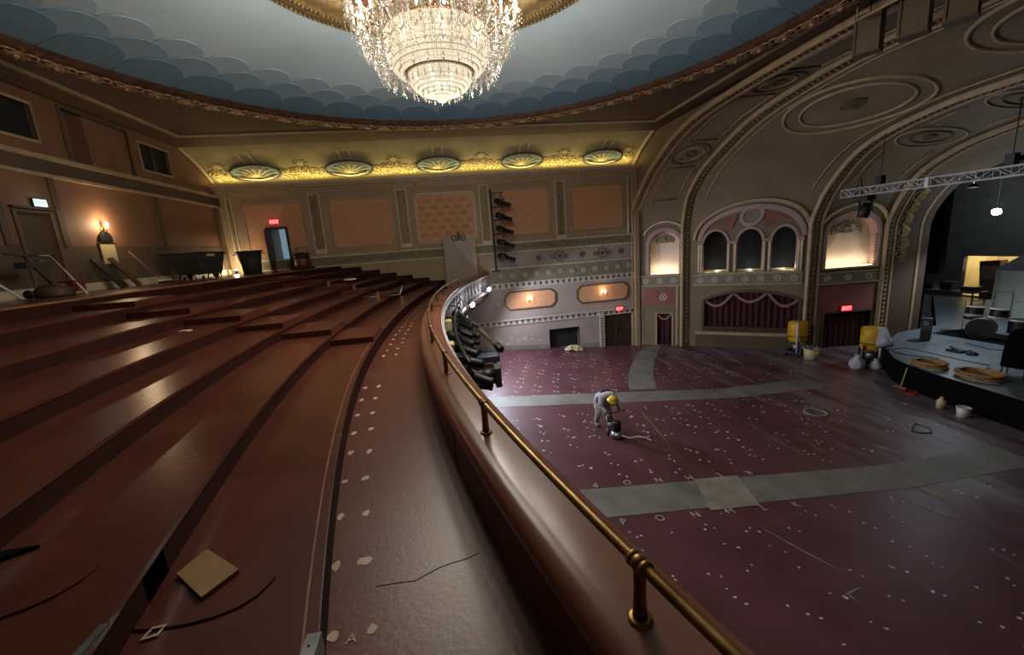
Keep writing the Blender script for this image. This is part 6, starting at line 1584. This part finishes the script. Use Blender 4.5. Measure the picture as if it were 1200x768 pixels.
for px_, py_, h in ((0.4, 1.0, 1.5), (0.3, -1.1, 1.7)):
    mb = MB(); mb.tube([(px_, py_, 0), (px_, py_, h)], 0.02, 6); st = mb.build('cymbal_stand', 'steel', t); mb = MB(); mb.lathe([(0.0, 0.04), (0.06, 0.03), (0.38, 0.0), (0.0, -0.005)], 20, (px_, py_, h), (0.1, 0.1, 1)); mb.build('cymbal', 'brass', st)
mb = MB(); mb.box(-0.7, 1.2, -1.4, 1.4, 0.0, 0.015); mb.build('mat', 'black_soft', t)
# black cased chairs at the edge of the picture
for i, q in enumerate([(1168, 444), (1214, 452)]):
    x, y = BZ(*q, ZS); t = thing('draped_chair', ('stack of chairs under black cloth nearer the hose coil', 'stack of chairs under black cloth at the picture edge')[i], 'chair', (x+0.75, y, ZS), 0.3, 'chairs under black cloth')
    mb = MB(); n = 24; prof_ = [(0.42, 0.35), (0.40, 0.7), (0.36, 1.1), (0.30, 1.45), (0.2, 1.58), (0.0, 1.62)]
    for r, h in prof_:
        for k in range(n): a = 2*PI*k/n; q_ = r*(1+0.10*math.cos(5*a+h)); mb.v.append((q_*math.cos(a), q_*0.9*math.sin(a), h))
    for j in range(len(prof_)-1):
        for k in range(n): mb.f.append((j*n+k, j*n+(k+1) % n, (j+1)*n+(k+1) % n, (j+1)*n+k)); mb.sm.append(True)
    mb.build('cloth', 'black_soft', t)
    for sx in (-0.25, 0.25):
        for sy in (-0.22, 0.22): mb = MB(); mb.tube([(sx*1.2, sy*1.2, 0), (sx, sy, 0.6)], 0.018, 6); mb.build('leg', 'black', t)
# stage speaker
x, y = BZ(1081, 398, ZS); t = thing('stage_speaker', 'narrow black column speaker at the proscenium edge', 'speaker', (x, y-0.1, ZS), 0.5)
mb = MB(); mb.box(-0.18, 0.18, -0.16, 0.16, 0.0, 1.0); mb.build('cabinet', 'black', t); mb = MB(); mb.box(-0.195, -0.18, -0.13, 0.13, 0.05, 0.95); mb.build('grille', 'grey', t); mb = MB(); mb.lathe([(0.0, 0.0), (0.09, 0.0), (0.10, 0.02)], 12, (-0.2, 0, 0.8), (-1, 0, 0)); mb.build('horn', 'steel', t)
# pale shell on the stage
t = thing('pale_shell', 'tall pale grey boxed shell with sloping top on the stage', 'stage scenery', (28.0, 15.2, ZS))
mb = MB(); mb.box(-0.2, 2.0, -3.0, 1.75, 0.0, 2.45); mb.build('body', 'box_white', t)
mb = MB(); mb.add([(-0.25, 1.8, 2.45), (2.05, 1.8, 2.45), (2.05, -3.05, 2.45), (-0.25, -3.05, 2.45), (1.2, 1.2, 3.5), (2.05, 1.2, 3.5), (2.05, -3.05, 3.5), (1.2, -3.05, 3.5)], [(0, 1, 2, 3), (0, 4, 5, 1), (1, 5, 6, 2), (2, 6, 7, 3), (3, 7, 4, 0), (4, 7, 6, 5)]); mb.build('sloping_top', 'stage_wall', t)
mb = MB(); mb.tube([(-0.3, 0.9, 0.05), (-0.3, 0.9, 1.4), (-0.3, 1.6, 1.4), (-0.3, 1.6, 0.05)], 0.02, 5); mb.build('front_rail', 'steel', t)
# gear table by the back wall
t = thing('gear_table', 'cluttered gear table against the stage rear wall', 'table', (30.8, 20.9, ZS))
mb = MB(); mb.box(-0.5, 0.6, -1.6, 2.4, 0.72, 0.78); mb.build('top', 'steel', t)
for sx in (-0.42, 0.5):
    for sy in (-1.5, 2.3): mb = MB(); mb.box(sx-0.03, sx+0.03, sy-0.03, sy+0.03, 0, 0.72); mb.build('leg', 'steel', t)
for i, (y, w_, h, m, lb) in enumerate(((-1.1, 0.7, 0.3, 'steel', 'long steel flight case on the gear table'), (0.0, 0.6, 0.5, 'grey', 'grey amplifier on the gear table'), (1.1, 0.7, 0.35, 'black', 'black mixer case on the gear table'), (1.9, 0.4, 0.7, 'box_white', 'pale upright box on the gear table'))):
    t3 = thing('equipment_case', lb, 'case', (30.85, 20.9+y, ZS+0.78), 0, 'cases on the gear table'); mb = MB(); mb.box(-0.3, 0.3, -w_/2, w_/2, 0, h); mb.build('body', m, t3); mb = MB(); mb.box(-0.32, -0.30, -w_/2+0.05, w_/2-0.05, h*0.3, h*0.7); mb.build('front_panel', 'black', t3)
    mb = MB(); mb.tube([(-0.31, -0.1, h*0.8), (-0.36, -0.1, h*0.85), (-0.36, 0.1, h*0.85), (-0.31, 0.1, h*0.8)], 0.012, 5); mb.build('handle', 'steel', t3)
# workshop contents
t = thing('leaning_cabinet', 'dark tall cabinet leaning in the lit workshop doorway', 'cabinet', (33.6, 20.75, ZS)); R_ = Matrix.Rotation(-0.10, 3, 'X')
mb = MB(); mb.obox((0.3, 0, 1.2), (0.3, 0.5, 1.15), R_); mb.build('carcass', 'wood_dark', t); mb = MB(); mb.obox((-0.02, 0, 1.7), (0.015, 0.4, 0.5), R_); mb.build('door', 'trim_dark', t); mb = MB(); mb.obox((-0.02, 0, 0.65), (0.015, 0.4, 0.4), R_); mb.build('door', 'wood_dark', t)
t = thing('workshop_shelf', 'steel shelf unit inside the lit workshop', 'shelf', (35.0, 19.4, ZS))
for z in (0.1, 0.7, 1.25, 1.8): mb = MB(); mb.box(-0.3, 0.3, -0.9, 0.7, z, z+0.05); mb.build('shelf_board', 'wood_dark', t)
for sy in (-0.88, 0.68): mb = MB(); mb.box(-0.3, -0.25, sy-0.03, sy+0.03, 0, 2.3); mb.box(0.25, 0.3, sy-0.03, sy+0.03, 0, 2.3); mb.build('upright', 'black', t)
rr5 = random.Random(8); nm = 0
for iz, z in enumerate((0.15, 0.75, 1.30, 1.85)):
    for iy in range(3):
        m = ['steel', 'white', 'black', 'cream'][(iz+iy) % 4]; h = rr5.uniform(0.2, 0.36)
        mb = MB(); mb.lathe([(0.0, 0.0), (0.18, 0.0), (0.19, h), (0.17, h+0.02), (0.0, h+0.02)], 12)
        tag(mb.build('shelf_tin', m, None, (35.0, 18.75+0.5*iy, ZS+z+0.003)), '%s tin on the %s workshop shelf, %s' % ({'steel': 'steel', 'white': 'white', 'black': 'black', 'cream': 'cream'}[m], ('lowest', 'second', 'third', 'top')[iz], ('outer end', 'middle', 'inner end')[iy]), 'tin', 'tins on the workshop shelves')
# black leg drape beside the proscenium
mb = MB(); mb.grid(lambda a, b: (24.2+0.12*math.sin(a*40), 17.5-0.7*a, -3.05+12.04*b), 60, 6); tag(mb.build('leg_drape', 'black_soft'), 'black drape hanging beside the proscenium opening', 'drape')
mb = MB(); mb.grid(lambda a, b: (24.6+0.12*math.sin(a*120), 17.4-18.0*a, 1.9+7.0*b), 160, 4); tag(mb.build('border_drape', 'black_soft'), 'black border drape across the top of the stage', 'drape')
# truss over the apron
t = thing('lighting_truss', 'silver box truss hanging in front of the proscenium', 'truss', (17.0, 0, 0.90))
Y0, Y1, S_ = 15.85, 2.0, 0.29
for dx in (0, S_):
    for dz in (0, S_):
        mb = MB(); mb.tube([(dx, Y0, dz), (dx, Y1, dz)], 0.027, 6); mb.build('chord', 'alu', t)
mb = MB(); y = Y0; fl = 0
while y > Y1:
    yn = y-0.42
    for dx in (0, S_):
        rod(mb, (dx, y, 0), (dx, y, S_), 0.014, 5); rod(mb, (dx, y, 0 if fl else S_), (dx, yn, S_ if fl else 0), 0.014, 5)
    for dz in (0, S_): rod(mb, (0, y, dz), (S_, y, dz), 0.014, 5)
    y = yn; fl = 1-fl
mb.build('lacing', 'alu', t)['kind'] = 'stuff'
for y in (14.35, 10.5): mb = MB(); mb.tube([(0.15, y, 0.30), (0.15, y, 2.2)], 0.015, 5); mb.box(0.04, 0.26, y-0.11, y+0.11, 0.31, 0.66); mb.build('chain_hoist', 'black', t)
mb = MB(); mb.box(-0.03, S_+0.03, 12.55, 12.66, -0.03, S_+0.03); mb.build('joint_plate', 'alu', t)
x = 17.15; y = 14.85
t = thing('moving_light', 'black moving head lamp hanging under the truss', 'stage light', (x, y, 0.86))
mb = MB(); mb.box(-0.2, 0.2, -0.22, 0.22, -0.2, 0.0); mb.build('base', 'black', t); mb = MB(); mb.tube([(0, -0.24, -0.2), (0, -0.28, -0.5), (0, -0.24, -0.62)], 0.04, 6); mb.tube([(0, 0.24, -0.2), (0, 0.28, -0.5), (0, 0.24, -0.62)], 0.04, 6); mb.build('yoke', 'black', t)
mb = MB(); mb.lathe([(0.0, -0.3), (0.17, -0.28), (0.22, 0.0), (0.19, 0.3), (0.0, 0.3)], 14, (0, 0, -0.58), (-0.4, 0, -1)); mb.build('head', 'black', t)
mb = MB(); mb.tube([(0, 0.5, -0.05), (0, 0.42, 0.4), (0, 0.3, 0.75), (0, 0.22, 0.38), (0, 0.2, 0.0)], 0.03, 6); mb.build('safety_cable', 'black', t)
# speaker boxes and rail high up on the splay
for i, (q, w_, h) in enumerate((((1018, 40), 0.50, 0.85), ((1073, 12), 0.50, 1.0), ((1130, -10), 0.48, 1.0))):
    d = ray(*q); d = d*(10.4/d.x); t = thing('hanging_speaker', 'brown framed speaker box hung high over the splay, %s' % ('the one beside the dome edge', 'the middle one', 'the one nearest the picture corner')[i], 'speaker', (d.x, d.y, d.z), 0.5, 'speaker boxes over the splay')
    mb = MB(); mb.box(-0.16, 0.22, -w_/2, w_/2, -h/2, h/2); mb.build('cabinet', 'trim_dark', t)
    mb = MB(); mb.ribbon(lambda u, v, dd: (-0.16-dd, u, v), [(-w_/2+.03, -h/2+.03), (w_/2-.03, -h/2+.03), (w_/2-.03, h/2-.03), (-w_/2+.03, h/2-.03)], 0.05, 0, 0.03, True); mb.build('frame', 'wall_dado', t)
    mb = MB(); mb.tube([(0, 0, h/2), (0, 0, 4.95-d.z)], 0.015, 5); mb.build('hanger', 'black', t)
p0 = ray(1004, 24); p0 = p0*(9.95/p0.x); p1 = ray(1050, 0); p1 = p1*(9.95/p1.x)
t = thing('hanging_rail', 'thin pale rail hung above the speaker boxes', 'rail', (0, 0, 0)); mb = MB(); mb.tube([p0, p1, p1+(p1-p0)], 0.03, 6); mb.build('pipe', 'trim', t); mb = MB(); mb.tube([p0, (p0.x, p0.y, 4.93)], 0.015, 5); q_ = p1+(p1-p0); mb.tube([q_, (q_.x, q_.y, 4.93)], 0.015, 5); mb.build('hangers', 'trim', t)

# ================================================================ WORKER WITH FLOOR GRINDER
wx, wy = FL(708, 499)
t = thing('person', 'worker in grey work clothes and yellow hard hat bending over a floor grinder', 'person', (wx, wy, zf(wx)), 0.12)
def skin_mesh(name, verts, edges, m, parent, sub=2, root=0):
    me = bpy.data.meshes.new(name); me.from_pydata([v[:3] for v in verts], edges, [])
    o = bpy.data.objects.new(name+'_tmp', me); col.objects.link(o)
    md = o.modifiers.new('skin', 'SKIN'); md.use_smooth_shade = True
    for i, v in enumerate(verts):
        sv = me.skin_vertices[0].data[i]; sv.radius = (v[3], v[4] if len(v) > 4 else v[3]); sv.use_root = (i == root)
    ss = o.modifiers.new('sub', 'SUBSURF'); ss.levels = sub; ss.render_levels = sub
    bpy.context.view_layer.update()
    m2 = bpy.data.meshes.new_from_object(o.evaluated_get(bpy.context.evaluated_depsgraph_get())); m2.name = name
    bpy.data.objects.remove(o)
    m2.materials.clear(); m2.materials.append(K[m])
    o2 = bpy.data.objects.new(name, m2); col.objects.link(o2); o2.parent = parent; return o2
# facing -Y (towards the camera), torso bent far forward
BV = [(0, 0.22, 0.92, .17, .15), (0, 0.02, 1.04, .165, .13), (0, -0.22, 1.12, .19, .14), (0, -0.36, 1.13, .12, .11), (0, -0.47, 1.10, .065, .065), (0, -0.58, 1.06, .095, .115), (0, -0.64, 0.98, .08, .09),
      (-.12, 0.22, 0.86, .12, .12), (-.16, 0.02, 0.48, .085, .085), (-.19, 0.18, 0.10, .06, .06), (-.20, 0.05, 0.05, .055, .05), (-.21, -0.06, 0.04, .045, .035),
      (.12, 0.20, 0.86, .12, .12), (.15, -0.10, 0.49, .085, .085), (.17, 0.02, 0.10, .06, .06), (.18, -0.12, 0.05, .055, .05), (.19, -0.24, 0.04, .045, .035),
      (-.22, -0.30, 1.10, .085, .085), (-.30, -0.36, 0.84, .06, .06), (-.20, -0.56, 0.68, .045, .045),
      (.22, -0.30, 1.10, .085, .085), (.31, -0.38, 0.86, .06, .06), (.22, -0.60, 0.72, .045, .045)]
BE = [(0, 1), (1, 2), (2, 3), (3, 4), (4, 5), (5, 6), (0, 7), (7, 8), (8, 9), (9, 10), (10, 11), (0, 12), (12, 13), (13, 14), (14, 15), (15, 16), (2, 17), (17, 18), (18, 19), (2, 20), (20, 21), (21, 22)]
BV = [(*v[:3], v[3]*1.32, v[4]*1.3) for v in BV]
body = skin_mesh('body', BV, BE, 'cloth_grey', t)
mb = MB(); mb.lathe([(0.175, -0.01), (0.18, 0.0), (0.135, 0.01), (0.13, 0.06), (0.10, 0.12), (0.05, 0.15), (0.0, 0.155)], 18, (0, -0.60, 1.10), (0, -0.42, 0.9)); hat = mb.build('hard_hat', 'yellow_hat', t)
mb = MB(); mb.tube([(0, -0.60+0.10, 1.22), (0, -0.665, 1.255), (0, -0.75, 1.19)], 0.016, 5); mb.build('crest', 'yellow_hat', hat)
mb = MB(); mb.lathe([(0.0, 0.0), (0.075, -0.005), (0.09, -0.06), (0.07, -0.13), (0.0, -0.15)], 14, (0, -0.645, 1.05), (0, -0.6, 0.6)); mb.ball((0, -0.735, 0.99), 0.018, 6, 4); mb.build('face', 'skin', t)
for i, sg in enumerate((-1, 1)):
    h = Vector(BV[19 if sg < 0 else 22][:3]); mb = MB()
    mb.ball(h+Vector((0, -0.05, -0.02)), 0.045, 8, 5, (0.8, 1.1, 0.55))
    for f_ in range(4): mb.tube([h+Vector((sg*(0.03-0.02*f_), -0.08, -0.01)), h+Vector((sg*(0.03-0.02*f_), -0.125+0.008*abs(f_-1), -0.03)), h+Vector((sg*(0.03-0.02*f_), -0.115, -0.07))], [0.011, 0.010, 0.008], 6)
    mb.tube([h+Vector((-sg*0.035, -0.04, -0.02)), h+Vector((-sg*0.06, -0.08, -0.03)), h+Vector((-sg*0.05, -0.11, -0.05))], [0.013, 0.011, 0.009], 6); mb.build('hand', 'skin', t)
for sg, k in ((-1, 10), (1, 15)):
    a = Vector(BV[k][:3]); mb = MB(); mb.ball(a+Vector((0, -0.05, 0.02)), 0.075, 10, 6, (0.8, 1.9, 0.9)); mb.ball(a+Vector((0, 0.07, 0.06)), 0.07, 8, 5, (0.85, 0.9, 1.3)); mb.build('boot', 'boot', t)
mb = MB(); mb.tube([(-0.19, -0.1, 1.16), (-0.1, -0.16, 1.27), (0.0, -0.12, 1.25)], 0.03, 5); mb.tube([(0.19, -0.1, 1.16), (0.1, -0.16, 1.27), (0.0, -0.12, 1.25)], 0.03, 5); mb.build('harness_strap', 'black', t)
g = thing('floor_grinder', 'dark upright floor grinder with grey wheel under the bending worker', 'grinder', (wx+0.02, wy-0.74, zf(wx)), 0.12)
mb = MB(); mb.lathe([(0.0, 0.01), (0.20, 0.01), (0.22, 0.05), (0.20, 0.14), (0.10, 0.20), (0.0, 0.20)], 18, (0.05, -0.12, 0)); mb.build('grinding_head', 'steel', g)
mb = MB(); mb.lathe([(0.10, 0.18), (0.13, 0.22), (0.13, 0.46), (0.09, 0.52), (0.0, 0.53)], 14, (0.05, -0.10, 0)); mb.build('motor', 'black', g)
mb = MB(); mb.tube([(0.05, 0.02, 0.18), (0.03, 0.14, 0.5), (0.0, 0.17, 0.66)], 0.022, 6); mb.tube([(-0.22, 0.17, 0.64), (0.0, 0.17, 0.66), (0.50, 0.11, 0.70)], 0.018, 6); mb.build('handle', 'black', g)
for sg in (-0.15, 0.22): mb = MB(); mb.lathe([(0.0, -0.025), (0.10, -0.025), (0.11, 0.0), (0.10, 0.025), (0.0, 0.025)], 14, (sg, 0.10, 0.11), (1, 0, 0)); mb.build('wheel', 'grey', g)
mb = MB(); mb.tube([(0.1, -0.3, 0.12), (0.3, -0.42, 0.04), (0.55, -0.40, 0.03), (0.75, -0.55, 0.03), (0.8, -0.8, 0.03)], 0.022, 6); mb.build('hose', 'white', g)
# ---------------------------------------------------------------- heights above were relative to the eye: lift everything so the flat floor is z = 0
bpy.context.view_layer.update()
for o in list(bpy.data.objects):
    if o.parent is None and o is not cam:
        o.location.z += EYE
